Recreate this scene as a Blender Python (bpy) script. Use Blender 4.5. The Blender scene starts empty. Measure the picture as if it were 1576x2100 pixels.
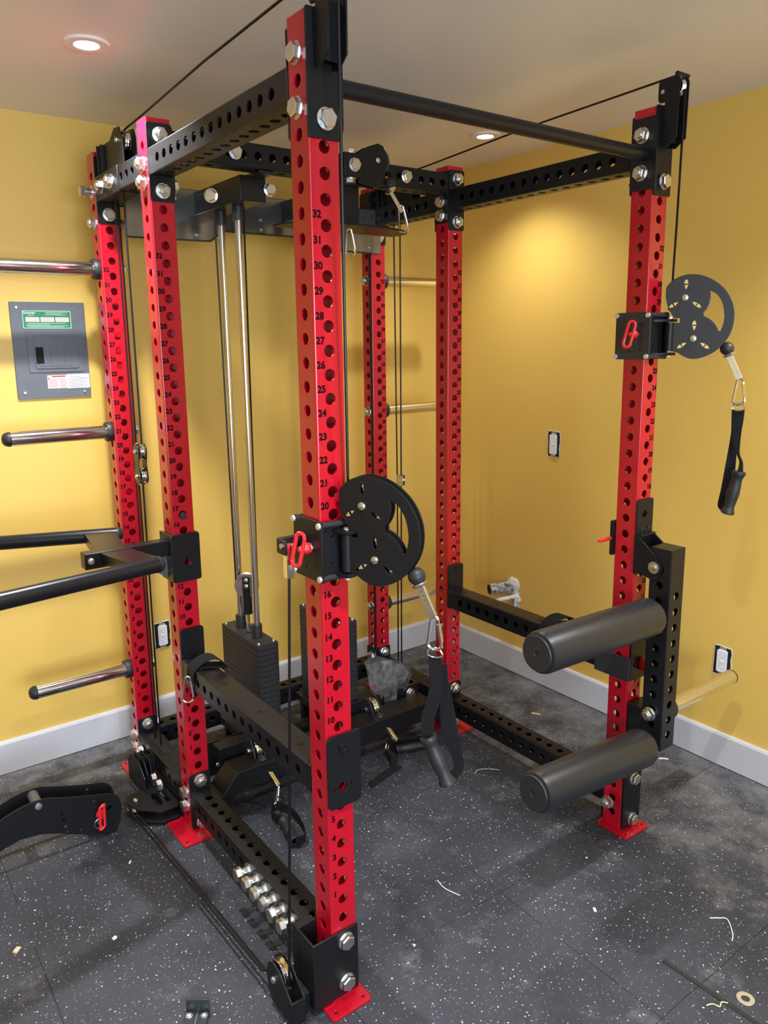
import bpy, bmesh, math, random
from mathutils import Vector, Matrix, Quaternion
random.seed(7)
sc = bpy.context.scene
COL = sc.collection
PI = math.pi
W, YB, YC, H = 1.1294, 0.8627, 1.3504, 0.0361
Z0, PT = 0.2322, 0.05          # height of hole 0 and the hole pitch
XR, YR, ZC = 1.742, 1.609, 2.398
XL, YF = -3.3, -3.7

# ------------------------------------------------------------ materials
def nmat(name, color=(.8,.8,.8), rough=.5, metal=0., coat=0., bump=None, spec=.5, build=None, cr=.05):
    m = bpy.data.materials.new(name); m.use_nodes = True
    nt = m.node_tree; b = nt.nodes['Principled BSDF']
    b.inputs['Base Color'].default_value = (*color, 1)
    b.inputs['Roughness'].default_value = rough
    b.inputs['Metallic'].default_value = metal
    b.inputs['Coat Weight'].default_value = coat
    b.inputs['Coat Roughness'].default_value = cr
    b.inputs['Specular IOR Level'].default_value = spec
    if bump:
        tc = nt.nodes.new('ShaderNodeTexCoord'); n = nt.nodes.new('ShaderNodeTexNoise')
        n.inputs['Scale'].default_value = bump[0]; n.inputs['Detail'].default_value = 3
        bp = nt.nodes.new('ShaderNodeBump'); bp.inputs['Strength'].default_value = bump[1]
        bp.inputs['Distance'].default_value = bump[2]
        nt.links.new(tc.outputs['Object'], n.inputs['Vector'])
        nt.links.new(n.outputs['Fac'], bp.inputs['Height']); nt.links.new(bp.outputs['Normal'], b.inputs['Normal'])
    if build: build(nt, b)
    return m

def vary(scale, lo, hi, c1, c2, sock='Object'):
    def f(nt, b):
        tc = nt.nodes.new('ShaderNodeTexCoord'); n = nt.nodes.new('ShaderNodeTexNoise')
        n.inputs['Scale'].default_value = scale; n.inputs['Detail'].default_value = 6
        r = nt.nodes.new('ShaderNodeValToRGB')
        r.color_ramp.elements[0].position = lo; r.color_ramp.elements[1].position = hi
        r.color_ramp.elements[0].color = (*c1, 1); r.color_ramp.elements[1].color = (*c2, 1)
        nt.links.new(tc.outputs[sock], n.inputs['Vector']); nt.links.new(n.outputs['Fac'], r.inputs['Fac'])
        nt.links.new(r.outputs['Color'], b.inputs['Base Color'])
        mr = nt.nodes.new('ShaderNodeMapRange'); mr.inputs['To Min'].default_value = b.inputs['Roughness'].default_value * .85
        mr.inputs['To Max'].default_value = min(1, b.inputs['Roughness'].default_value * 1.2)
        nt.links.new(n.outputs['Fac'], mr.inputs['Value']); nt.links.new(mr.outputs['Result'], b.inputs['Roughness'])
    return f

M = {}
M['red'] = nmat('red_gloss_paint', rough=.26, coat=.2, cr=.08, build=vary(6, .3, .7, (.42,.003,.015), (.48,.004,.018)))
M['black'] = nmat('black_powder_coat', (.0075,.0075,.009), rough=.42, coat=.0, cr=.3, spec=.28, bump=(900,.12,.0006))
M['blacks'] = nmat('black_satin_steel', (.009,.009,.011), rough=.30, spec=.34)
M['plate'] = nmat('black_cast_weight', rough=.55, build=vary(40, .3, .7, (.014,.014,.017), (.022,.022,.026)))
M['zinc'] = nmat('zinc_plated_steel', rough=.30, metal=1, build=vary(45, .3, .7, (.66,.66,.64), (.75,.745,.72)))
M['chrome'] = nmat('polished_chrome', (.82,.81,.79), rough=.13, metal=1)
M['chromeb'] = nmat('brushed_guide_rod', (.66,.66,.66), rough=.2, metal=1)
M['thread'] = nmat('bolt_thread_steel', (.42,.41,.39), rough=.4, metal=1, bump=(1200,.4,.001))
M['redp'] = nmat('red_knob_plastic', (.68,.018,.022), rough=.35)
M['fabric'] = nmat('black_nylon_webbing', rough=.85, spec=.2, bump=(700,.5,.001), build=vary(300, .3, .7, (.005,.005,.006), (.014,.014,.016)))
M['rubber'] = nmat('black_rubber', (.016,.016,.018), rough=.5)
M['vinyl'] = nmat('black_vinyl_pad', (.018,.019,.021), rough=.36, bump=(420,.25,.0012))
M['cable'] = nmat('black_coated_cable', (.005,.005,.006), rough=.35, spec=.25)
M['white'] = nmat('white_trim_paint', rough=.45, build=vary(3, .3, .7, (.56,.56,.59), (.60,.60,.63)))
M['plastic'] = nmat('white_outlet_plastic', (.8,.8,.82), rough=.4)
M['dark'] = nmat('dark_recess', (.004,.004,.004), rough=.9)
M['grey'] = nmat('grey_panel_enamel', rough=.5, build=vary(25, .3, .7, (.105,.118,.135), (.125,.138,.155)))
M['green'] = nmat('green_sticker', (.02,.20,.08), rough=.4)
M['paper'] = nmat('white_sticker', (.70,.70,.73), rough=.5)
M['redink'] = nmat('red_sticker_ink', (.5,.05,.04), rough=.5)
M['ink'] = nmat('grey_sticker_ink', (.2,.2,.22), rough=.6)
M['inkl'] = nmat('pale_sticker_ink', (.6,.75,.65), rough=.5)
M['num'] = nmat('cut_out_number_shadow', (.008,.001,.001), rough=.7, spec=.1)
M['pipe'] = nmat('stained_drain_pipe', rough=.7, build=vary(60, .35, .6, (.03,.03,.03), (.5,.49,.46)))
M['putty'] = nmat('white_pipe_filler', rough=.8, bump=(90,.6,.006), build=vary(50, .3, .7, (.55,.53,.48), (.8,.79,.75)))
M['wood'] = nmat('pale_wood_chip', (.62,.42,.27), rough=.8)
M['crumb'] = nmat('white_plaster_crumb', (.8,.79,.74), rough=.8)
M['brass'] = nmat('dull_washer_zinc', (.66,.62,.48), rough=.42, metal=.8)
M['string'] = nmat('pale_straw_fibre', (.6,.55,.3), rough=.8)
M['lightpin'] = nmat('grey_spacer_tube', (.10,.10,.10), rough=.5, metal=.3)
M['blackgl'] = nmat('dark_satin_shroud_sheet', (.34,.33,.31), rough=.2, metal=.9)
M['slate'] = nmat('blue_black_plate', (.022,.026,.034), rough=.38, coat=.1, bump=(900,.1,.0006))

def m_wall():
    def f(nt, b):
        tc = nt.nodes.new('ShaderNodeTexCoord'); n = nt.nodes.new('ShaderNodeTexNoise')
        n.inputs['Scale'].default_value = 1.2; n.inputs['Detail'].default_value = 3
        r = nt.nodes.new('ShaderNodeValToRGB')
        r.color_ramp.elements[0].color = (.74,.49,.105,1); r.color_ramp.elements[1].color = (.77,.515,.115,1)
        nt.links.new(tc.outputs['Object'], n.inputs['Vector']); nt.links.new(n.outputs['Fac'], r.inputs['Fac'])
        nt.links.new(r.outputs['Color'], b.inputs['Base Color'])
        n2 = nt.nodes.new('ShaderNodeTexNoise'); n2.inputs['Scale'].default_value = 260; n2.inputs['Detail'].default_value = 2
        nt.links.new(tc.outputs['Object'], n2.inputs['Vector'])
        bp = nt.nodes.new('ShaderNodeBump'); bp.inputs['Strength'].default_value = .15; bp.inputs['Distance'].default_value = .001
        nt.links.new(n2.outputs['Fac'], bp.inputs['Height']); nt.links.new(bp.outputs['Normal'], b.inputs['Normal'])
    return nmat('yellow_wall_paint', rough=.42, build=f)
M['wall'] = m_wall()
M['ceil'] = nmat('off_white_ceiling_paint', rough=.34, spec=.5, bump=(180,.12,.001), build=vary(1.0, .3, .7, (.80,.765,.735), (.83,.795,.765)))

def m_floor():
    def f(nt, b):
        L = nt.links; N = nt.nodes.new
        tc = N('ShaderNodeTexCoord')
        def math_(op, a, bb=None, c=None):
            m = N('ShaderNodeMath'); m.operation = op
            for i, v in enumerate((a, bb, c)):
                if v is None: continue
                if isinstance(v, (int, float)): m.inputs[i].default_value = v
                else: L.new(v, m.inputs[i])
            return m.outputs[0]
        # warp for lumpy fleck outlines
        nz = N('ShaderNodeTexNoise'); nz.inputs['Scale'].default_value = 60; L.new(tc.outputs['Object'], nz.inputs['Vector'])
        mix = N('ShaderNodeVectorMath'); mix.operation = 'MULTIPLY_ADD'
        L.new(nz.outputs['Color'], mix.inputs[0]); mix.inputs[1].default_value = (.012,.012,.0); L.new(tc.outputs['Object'], mix.inputs[2])
        def flecks(scale, thr, keep, seed):
            mp = N('ShaderNodeMapping'); mp.inputs['Location'].default_value = (seed, seed*.7, 0); mp.inputs['Scale'].default_value = (1,1,0)
            mp.inputs['Rotation'].default_value = (0,0,seed)
            L.new(mix.outputs[0], mp.inputs['Vector'])
            v = N('ShaderNodeTexVoronoi'); v.inputs['Scale'].default_value = scale; v.voronoi_dimensions = '2D'
            L.new(mp.outputs[0], v.inputs['Vector'])
            sep = N('ShaderNodeSeparateColor'); L.new(v.outputs['Color'], sep.inputs[0])
            size = math_('MULTIPLY_ADD', sep.outputs[1], thr*.9, thr*.35)
            a = math_('LESS_THAN', v.outputs['Distance'], size)
            k = math_('LESS_THAN', sep.outputs[0], keep)
            return math_('MULTIPLY', a, k), sep.outputs[2]
        f1, c1 = flecks(88, .15, .17, 0.3)
        f2, c2 = flecks(170, .15, .14, 2.1)
        base = N('ShaderNodeTexNoise'); base.inputs['Scale'].default_value = 2.2; base.inputs['Detail'].default_value = 8; base.inputs['Roughness'].default_value = .62
        L.new(tc.outputs['Object'], base.inputs['Vector'])
        br = N('ShaderNodeValToRGB'); br.color_ramp.elements[0].position = .33; br.color_ramp.elements[1].position = .75
        br.color_ramp.elements[0].color = (.020,.021,.026,1); br.color_ramp.elements[1].color = (.056,.058,.070,1)
        L.new(base.outputs['Fac'], br.inputs['Fac'])
        # plaster dust, thicker towards the right-hand wall where the sanding was done
        du = N('ShaderNodeTexNoise'); du.inputs['Scale'].default_value = 7; du.inputs['Detail'].default_value = 10; du.inputs['Roughness'].default_value = .72
        L.new(mix.outputs[0], du.inputs['Vector'])
        sx = N('ShaderNodeSeparateXYZ'); L.new(tc.outputs['Object'], sx.inputs[0])
        gx = N('ShaderNodeMapRange'); gx.inputs['From Min'].default_value = .8; gx.inputs['From Max'].default_value = 1.75; L.new(sx.outputs['X'], gx.inputs['Value'])
        gy = N('ShaderNodeMapRange'); gy.inputs['From Min'].default_value = 1.0; gy.inputs['From Max'].default_value = 1.6; L.new(sx.outputs['Y'], gy.inputs['Value'])
        g = math_('MULTIPLY_ADD', math_('MAXIMUM', gx.outputs[0], gy.outputs[0]), .24, -.07)
        dd = math_('ADD', du.outputs['Fac'], g)
        dr = N('ShaderNodeMapRange'); dr.inputs['From Min'].default_value = .50; dr.inputs['From Max'].default_value = .84; dr.inputs['To Max'].default_value = .6
        L.new(dd, dr.inputs['Value'])
        m1 = N('ShaderNodeMixRGB'); L.new(dr.outputs[0], m1.inputs['Fac']); L.new(br.outputs[0], m1.inputs['Color1']); m1.inputs['Color2'].default_value = (.30,.29,.28,1)
        # tile seams
        def seam(coord, off, pitch, wob, half):
            n = N('ShaderNodeTexNoise'); n.inputs['Scale'].default_value = 14; n.inputs['Detail'].default_value = 0
            L.new(tc.outputs['Object'], n.inputs['Vector'])
            cc = math_('MULTIPLY_ADD', n.outputs['Fac'], wob, coord)
            a = math_('DIVIDE', math_('SUBTRACT', cc, off), pitch)
            fr = math_('ABSOLUTE', math_('SUBTRACT', math_('FRACT', math_('ADD', a, .5)), .5))
            return math_('LESS_THAN', math_('MULTIPLY', fr, pitch), half)
        s1 = seam(sx.outputs['X'], -.58+.0025, .577, .005, .0010); s2 = seam(sx.outputs['Y'], .0025, .54, .005, .0010)
        gaps = N('ShaderNodeTexNoise'); gaps.inputs['Scale'].default_value = 3.0; L.new(tc.outputs['Object'], gaps.inputs['Vector'])
        gp = math_('GREATER_THAN', gaps.outputs['Fac'], .46)
        se = math_('MULTIPLY', math_('MAXIMUM', s1, s2), gp)
        m2 = N('ShaderNodeMixRGB'); L.new(se, m2.inputs['Fac']); L.new(m1.outputs[0], m2.inputs['Color1']); m2.inputs['Color2'].default_value = (.006,.006,.006,1)
        fc = N('ShaderNodeValToRGB'); fc.color_ramp.elements[0].color = (.24,.42,.62,1); fc.color_ramp.elements[1].color = (.55,.59,.63,1)
        fc.color_ramp.elements[0].position = .2; fc.color_ramp.elements[1].position = .55; L.new(c1, fc.inputs['Fac'])
        m3 = N('ShaderNodeMixRGB'); L.new(math_('MAXIMUM', f1, math_('MULTIPLY', f2, .8)), m3.inputs['Fac']); L.new(m2.outputs[0], m3.inputs['Color1']); L.new(fc.outputs[0], m3.inputs['Color2'])
        L.new(m3.outputs[0], b.inputs['Base Color'])
        bn = N('ShaderNodeTexNoise'); bn.inputs['Scale'].default_value = 220; bn.inputs['Detail'].default_value = 4; L.new(tc.outputs['Object'], bn.inputs['Vector'])
        bp = N('ShaderNodeBump'); bp.inputs['Strength'].default_value = .35; bp.inputs['Distance'].default_value = .002
        L.new(bn.outputs['Fac'], bp.inputs['Height']); L.new(bp.outputs['Normal'], b.inputs['Normal'])
    return nmat('speckled_rubber_flooring', rough=.6, spec=.35, build=f)
M['floor'] = m_floor()

def m_emit(name, col, s):
    m = bpy.data.materials.new(name); m.use_nodes = True; b = m.node_tree.nodes['Principled BSDF']
    b.inputs['Base Color'].default_value = (.9,.9,.9,1); b.inputs['Emission Color'].default_value = (*col,1); b.inputs['Emission Strength'].default_value = s
    return m
M['lamp'] = m_emit('glowing_lamp_lens', (1,.95,.88), 18)
def m_film():
    m = bpy.data.materials.new('clear_plastic_film'); m.use_nodes = True; nt = m.node_tree; b = nt.nodes['Principled BSDF']
    out = nt.nodes['Material Output']; tr = nt.nodes.new('ShaderNodeBsdfTransparent'); mx = nt.nodes.new('ShaderNodeMixShader')
    b.inputs['Base Color'].default_value = (.75,.76,.74,1); b.inputs['Roughness'].default_value = .18
    tc = nt.nodes.new('ShaderNodeTexCoord'); n = nt.nodes.new('ShaderNodeTexNoise'); n.inputs['Scale'].default_value = 14; n.inputs['Distortion'].default_value = 2
    mr = nt.nodes.new('ShaderNodeMapRange'); mr.inputs['From Min'].default_value = .45; mr.inputs['From Max'].default_value = .75
    mr.inputs['To Min'].default_value = .07; mr.inputs['To Max'].default_value = .22
    nt.links.new(tc.outputs['Object'], n.inputs['Vector']); nt.links.new(n.outputs['Fac'], mr.inputs['Value'])
    nt.links.new(mr.outputs[0], mx.inputs[0]); nt.links.new(tr.outputs[0], mx.inputs[1]); nt.links.new(b.outputs[0], mx.inputs[2])
    nt.links.new(mx.outputs[0], out.inputs['Surface'])
    return m
M['film'] = m_film()
def m_glass():
    m = nmat('window_glass', (1,1,1), rough=.02); b = m.node_tree.nodes['Principled BSDF']; b.inputs['Transmission Weight'].default_value = 1; b.inputs['IOR'].default_value = 1.1
    return m
M['glass'] = m_glass()

# ------------------------------------------------------------ mesh helpers
def origin(o):
    t = Vector((0,0,0))
    while o is not None: t = t + o.location; o = o.parent
    return t
def link(name, mesh, mat, parent=None, smooth=None, local=False):
    o = bpy.data.objects.new(name, mesh); COL.objects.link(o)
    if mat is not None:
        if not mesh.materials: mesh.materials.append(M[mat] if isinstance(mat, str) else mat)
    if parent is not None:
        o.parent = parent
        if not local: o.location = -origin(parent)
    if smooth is not None:
        for p in mesh.polygons: p.use_smooth = True
        mesh.set_sharp_from_angle(angle=math.radians(smooth))
    return o
def obj(name, bm, mat, parent=None, smooth=35, bevel=0, local=False, seg=2):
    bmesh.ops.recalc_face_normals(bm, faces=bm.faces)
    me = bpy.data.meshes.new(name); bm.to_mesh(me); bm.free()
    o = link(name, me, mat, parent, smooth, local)
    if bevel:
        md = o.modifiers.new('Bevel', 'BEVEL'); md.width = bevel; md.segments = seg; md.limit_method = 'ANGLE'; md.angle_limit = math.radians(40)
    return o
def thing(name, label, cat, loc=(0,0,0), group=None):
    o = bpy.data.objects.new(name, None); COL.objects.link(o); o.location = loc; o.empty_display_size = .05
    o['label'] = label; o['category'] = cat
    if group: o['group'] = group
    return o
def tag(o, label, cat, group=None):
    o['label'] = label; o['category'] = cat
    if group: o['group'] = group
    return o
def struct(o): o['kind'] = 'structure'; return o
def B(): return bmesh.new()
def box(bm, x0, x1, y0, y1, z0, z1, mtx=None):
    vs = [bm.verts.new(v) for v in ((x0,y0,z0),(x1,y0,z0),(x1,y1,z0),(x0,y1,z0),(x0,y0,z1),(x1,y0,z1),(x1,y1,z1),(x0,y1,z1))]
    for f in ((0,3,2,1),(4,5,6,7),(0,1,5,4),(1,2,6,5),(2,3,7,6),(3,0,4,7)): bm.faces.new([vs[i] for i in f])
    if mtx is not None: bmesh.ops.transform(bm, matrix=mtx, verts=vs)
    return bm
def bxo(name, c, mat, parent=None, bevel=.001):
    return obj(name, box(B(), *c), mat, parent, bevel=bevel)
def frame_to(d):
    return Vector(d).to_track_quat('Z', 'Y').to_matrix().to_4x4()
def lathe(bm, prof, mtx=None, seg=24, flat=False):
    rings = []
    new = []
    for r, z in prof:
        if r < 1e-6: v = [bm.verts.new((0,0,z))]
        else: v = [bm.verts.new((r*math.cos(2*PI*i/seg), r*math.sin(2*PI*i/seg), z)) for i in range(seg)]
        rings.append(v); new += v
    for a, b in zip(rings, rings[1:]):
        for i in range(seg):
            j = (i+1) % seg
            if len(a) == 1 and len(b) == 1: continue
            if len(a) == 1: bm.faces.new((a[0], b[i], b[j]))
            elif len(b) == 1: bm.faces.new((a[i], a[j], b[0]))
            else: bm.faces.new((a[i], a[j], b[j], b[i]))
    if mtx is not None: bmesh.ops.transform(bm, matrix=mtx, verts=new)
    return bm
def cyl(bm, p, d, r, h, seg=24):
    """closed cylinder starting at p, along d, length h"""
    m = Matrix.Translation(p) @ frame_to(d)
    return lathe(bm, [(0,0),(r,0),(r,h),(0,h)], m, seg)
def tube(bm, pts, r, seg=8, closed=False, flat=1.0):
    pts = [Vector(p) for p in pts]; n = len(pts); rings = []
    up = None
    for i, p in enumerate(pts):
        a = pts[i-1] if (i > 0 or closed) else p
        b = pts[(i+1) % n] if (i < n-1 or closed) else p
        t = (b-a).normalized()
        if up is None:
            up = Vector((0,0,1)) if abs(t.z) < .9 else Vector((0,1,0))
        u = (up - t*up.dot(t)).normalized(); v = t.cross(u); up = u
        rr = r[i] if isinstance(r, (list, tuple)) else r
        rings.append([bm.verts.new(p + (u*math.cos(2*PI*k/seg) + v*flat*math.sin(2*PI*k/seg))*rr) for k in range(seg)])
    m = n if closed else n-1
    for i in range(m):
        a, b = rings[i], rings[(i+1) % n]
        for k in range(seg): bm.faces.new((a[k], a[(k+1) % seg], b[(k+1) % seg], b[k]))
    if not closed:
        bm.faces.new(rings[0][::-1]); bm.faces.new(rings[-1])
    return bm
def cat_rom(P, n=6, closed=False):
    P = [Vector(p) for p in P]; out = []; N = len(P)
    rng = range(N) if closed else range(N-1)
    for i in rng:
        if closed: p0,p1,p2,p3 = P[i-1],P[i],P[(i+1)%N],P[(i+2)%N]
        else: p0,p1,p2,p3 = P[max(i-1,0)],P[i],P[i+1],P[min(i+2,N-1)]
        for k in range(n):
            t = k/n
            out.append(.5*((2*p1)+(-p0+p2)*t+(2*p0-5*p1+4*p2-p3)*t*t+(-p0+3*p1-3*p2+p3)*t*t*t))
    if not closed: out.append(P[-1])
    return out
def shape(outline, holes=(), t=.004, bevel=.0006, res=1):
    """flat sheet with holes: a 2D outline in xy extruded along z, as mesh data"""
    cu = bpy.data.curves.new('tmp', 'CURVE'); cu.dimensions = '2D'; cu.fill_mode = 'BOTH'
    cu.extrude = max(t/2-bevel, 0); cu.bevel_depth = bevel; cu.bevel_resolution = res
    for pl in [outline]+list(holes):
        s = cu.splines.new('POLY'); s.points.add(len(pl)-1); s.use_cyclic_u = True
        for i, p in enumerate(pl): s.points[i].co = (p[0], p[1], 0, 1)
    o = bpy.data.objects.new('tmp', cu); COL.objects.link(o)
    dg = bpy.context.evaluated_depsgraph_get(); dg.update()
    me = bpy.data.meshes.new_from_object(o.evaluated_get(dg)); bpy.data.objects.remove(o); bpy.data.curves.remove(cu)
    me.materials.clear()
    return me
def circ(x, y, r, n=20, a0=0): return [(x+r*math.cos(a0+2*PI*i/n), y+r*math.sin(a0+2*PI*i/n)) for i in range(n)]
def rrect(x0, x1, y0, y1, r, n=4):
    out = []
    for cx, cy, a in ((x1-r,y1-r,0),(x0+r,y1-r,PI/2),(x0+r,y0+r,PI),(x1-r,y0+r,3*PI/2)):
        for k in range(n+1): out.append((cx+r*math.cos(a+PI/2*k/n), cy+r*math.sin(a+PI/2*k/n)))
    return out
def plane_mtx(o, u, v):
    u = Vector(u).normalized(); v = Vector(v).normalized(); w = u.cross(v)
    m = Matrix((u, v, w)).transposed().to_4x4(); m.translation = Vector(o); return m
XZ = lambda x, y, z: plane_mtx((x,y,z), (1,0,0), (0,0,1))   # sheet facing -y
YZ = lambda x, y, z: plane_mtx((x,y,z), (0,1,0), (0,0,1))   # sheet facing x
XY = lambda x, y, z: plane_mtx((x,y,z), (1,0,0), (0,1,0))
def sheet(name, mtx, outline, holes=(), t=.004, mat='black', parent=None, bevel=.0006):
    me = shape(outline, holes, t, bevel); me.transform(mtx)
    return link(name, me, mat, parent, 35)

# square tube with drilled faces; length along local z
def face_holes(bm, O, u, w, nrm, a, z0, z1, cs, r, t):
    """O face centre line origin, u across, w along, nrm outward"""
    NS = 24
    cs = sorted(c for c in cs if z0+r+.003 < c < z1-r-.003)
    if not cs:
        for d in (0, t):
            vs = [bm.verts.new(O+u*s*a+w*z-nrm*d) for s, z in ((-1,z0),(1,z0),(1,z1),(-1,z1))]; bm.faces.new(vs)
        return
    bounds = [z0]+[(p+q)/2 for p, q in zip(cs, cs[1:])]+[z1]
    for i, c in enumerate(cs):
        lo, hi = bounds[i], bounds[i+1]
        # keep cells near square; pad long ends
        if c-lo > .035: 
            for d in (0, t): bm.faces.new([bm.verts.new(O+u*s*a+w*z-nrm*d) for s, z in ((-1,lo),(1,lo),(1,c-.025),(-1,c-.025))])
            lo = c-.025
        if hi-c > .035:
            for d in (0, t): bm.faces.new([bm.verts.new(O+u*s*a+w*z-nrm*d) for s, z in ((-1,c+.025),(1,c+.025),(1,hi),(-1,hi))])
            hi = c+.025
        rect = []
        for (sx, sz), (ex, ez) in (((a,hi),(-a,hi)),((-a,hi),(-a,lo)),((-a,lo),(a,lo)),((a,lo),(a,hi))):
            for k in range(NS//4): rect.append((sx+(ex-sx)*k/(NS//4), sz+(ez-sz)*k/(NS//4)))
        ring = [(r*math.cos(PI/4+2*PI*k/NS), c+r*math.sin(PI/4+2*PI*k/NS)) for k in range(NS)]
        lay = []
        for d in (0, t):
            R = [bm.verts.new(O+u*x+w*z-nrm*d) for x, z in rect]; Q = [bm.verts.new(O+u*x+w*z-nrm*d) for x, z in ring]
            lay.append(Q)
            for k in range(NS): bm.faces.new((R[k], R[(k+1)%NS], Q[(k+1)%NS], Q[k]))
        for k in range(NS): bm.faces.new((lay[0][k], lay[0][(k+1)%NS], lay[1][(k+1)%NS], lay[1][k]))
def ptube(z0, z1, hx, hy, s=H, t=.004, r=.0128, rc=.004, ends=False):
    bm = B(); a = s-rc
    X, Y, Z = Vector((1,0,0)), Vector((0,1,0)), Vector((0,0,1))
    for n, u, cs in ((X,Y,hx),(-X,-Y,hx),(Y,-X,hy),(-Y,X,hy)): face_holes(bm, n*s, u, Z, n, a, z0, z1, cs, r, t)
    for sx, sy in ((1,1),(-1,1),(-1,-1),(1,-1)):
        a0 = math.atan2(sy, sx)-PI/4; prev = None
        for k in range(5):
            an = a0+PI/2*k/4
            p = Vector((sx*a+rc*math.cos(an), sy*a+rc*math.sin(an), 0))
            cur = (bm.verts.new(p+Z*z0), bm.verts.new(p+Z*z1))
            if prev: bm.faces.new((prev[0], cur[0], cur[1], prev[1]))
            prev = cur
    if ends:
        for z in (z0, z1): bm.faces.new([bm.verts.new((x*(s-.0008),y*(s-.0008),z)) for x, y in ((-1,-1),(1,-1),(1,1),(-1,1))])
    return bm
def along(bm, axis, at):
    """rotate a z-running tube to run along x or y and move it"""
    if axis == 'y': m = Matrix(((1,0,0,0),(0,0,1,0),(0,1,0,0),(0,0,0,1)))
    elif axis == 'x': m = Matrix(((0,0,1,0),(1,0,0,0),(0,1,0,0),(0,0,0,1)))
    else: m = Matrix.Identity(4)
    bmesh.ops.transform(bm, matrix=Matrix.Translation(at) @ m, verts=bm.verts); return bm

# glyph meshes from the built-in font
def text_mesh(s, size, offs=0., align='CENTER'):
    cu = bpy.data.curves.new('t', 'FONT'); cu.body = s; cu.size = size; cu.align_x = align; cu.align_y = 'CENTER'; cu.offset = offs; cu.resolution_u = 3
    o = bpy.data.objects.new('t', cu); COL.objects.link(o)
    dg = bpy.context.evaluated_depsgraph_get(); dg.update()
    me = bpy.data.meshes.new_from_object(o.evaluated_get(dg)); bpy.data.objects.remove(o); bpy.data.curves.remove(cu); me.materials.clear()
    return me
def add_mesh(bm, me, mtx):
    n = len(bm.verts); bm.from_mesh(me); bm.verts.ensure_lookup_table()
    bmesh.ops.transform(bm, matrix=mtx, verts=bm.verts[n:])

# hex bolts (local +z is outwards)
def hexa(bm, r, z0, z1, ch=.0018):
    pr = []
    for z, rr in ((z0, r), (z1-ch, r), (z1, r-.0026)):
        pr.append([bm.verts.new((rr*math.cos(PI/3*k), rr*math.sin(PI/3*k), z)) for k in range(6)])
    for a, b in zip(pr, pr[1:]):
        for k in range(6): bm.faces.new((a[k], a[(k+1)%6], b[(k+1)%6], b[k]))
    bm.faces.new(pr[0][::-1]); bm.faces.new(pr[-1])
def mk(f):
    bm = B(); f(bm); bmesh.ops.recalc_face_normals(bm, faces=bm.faces); me = bpy.data.meshes.new('bolt'); bm.to_mesh(me); bm.free()
    me.materials.append(M['zinc'])
    for p in me.polygons: p.use_smooth = True
    me.set_sharp_from_angle(angle=math.radians(30)); return me
def f_head(bm): lathe(bm, [(0,0),(.0215,0),(.0215,.0032),(0,.0032)], seg=28); hexa(bm, .0192, .0032, .0165); 
def f_nut(bm):
    lathe(bm, [(0,0),(.0215,0),(.0215,.0032),(0,.0032)], seg=28); hexa(bm, .0192, .0032, .0195)
    lathe(bm, [(.0142,.0195),(.0138,.0208),(.0115,.0208),(.0112,.0228),(.009,.0245),(0,.0245)], seg=24)
def f_small(bm): lathe(bm, [(0,0),(.0085,0),(.0085,.0015),(0,.0015)], seg=16); hexa(bm, .0072, .0015, .0062, .001)
def f_screw(bm): lathe(bm, [(0,0),(.0058,0),(.0058,.0022),(.0046,.0034),(.0022,.0036),(.0022,.002),(0,.002)], seg=16)
def f_big(bm):
    lathe(bm, [(0,0),(.0215,0),(.0215,.0032),(0,.0032)], seg=28); lathe(bm, [(.0125,.0032),(.0125,.032),(0,.032)], seg=20)
    lathe(bm, [(0,.026),(.0205,.026),(.0205,.029),(0,.029)], seg=28); hexa(bm, .0190, .029, .043)
ME = {'hex_bolt': mk(f_head), 'hex_nut': mk(f_nut), 'small_bolt': mk(f_small), 'screw': mk(f_screw), 'loose_bolt': mk(f_big)}
def bolt(kind, pos, d, parent, name=None, roll=None):
    o = bpy.data.objects.new(name or {'hex_bolt':'hex_bolt','hex_nut':'hex_nut','small_bolt':'small_bolt','screw':'screw_head','loose_bolt':'hex_bolt'}[kind], ME[kind]); COL.objects.link(o)
    o.parent = parent
    q = Vector(d).to_track_quat('Z', 'Y') @ Quaternion((0,0,1), random.uniform(0, PI/3) if roll is None else roll)
    o.rotation_mode = 'QUATERNION'; o.rotation_quaternion = q
    o.location = Vector(pos)-origin(parent); return o

# ------------------------------------------------------------ room
def quad(name, pts, mat):
    bm = B(); bm.faces.new([bm.verts.new(p) for p in pts]); me = bpy.data.meshes.new(name); bm.to_mesh(me); bm.free()
    return struct(link(name, me, mat))
def slab(name, c, mat): return struct(obj(name, box(B(), *c), mat, smooth=None))
T = .12
slab('floor', (XL-T, XR+T, YF-T, YR+T, -.1, 0), 'floor')
slab('ceiling', (XL-T, XR+T, YF-T, YR+T, ZC, ZC+.1), 'ceil')
slab('wall_back', (XL-T, XR, YR, YR+T, 0, ZC), 'wall')
slab('wall_right', (XR, XR+T, YF-T, YR+T, 0, ZC), 'wall')
slab('wall_left', (XL-T, XL, YF-T, YR, 0, ZC), 'wall')
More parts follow.
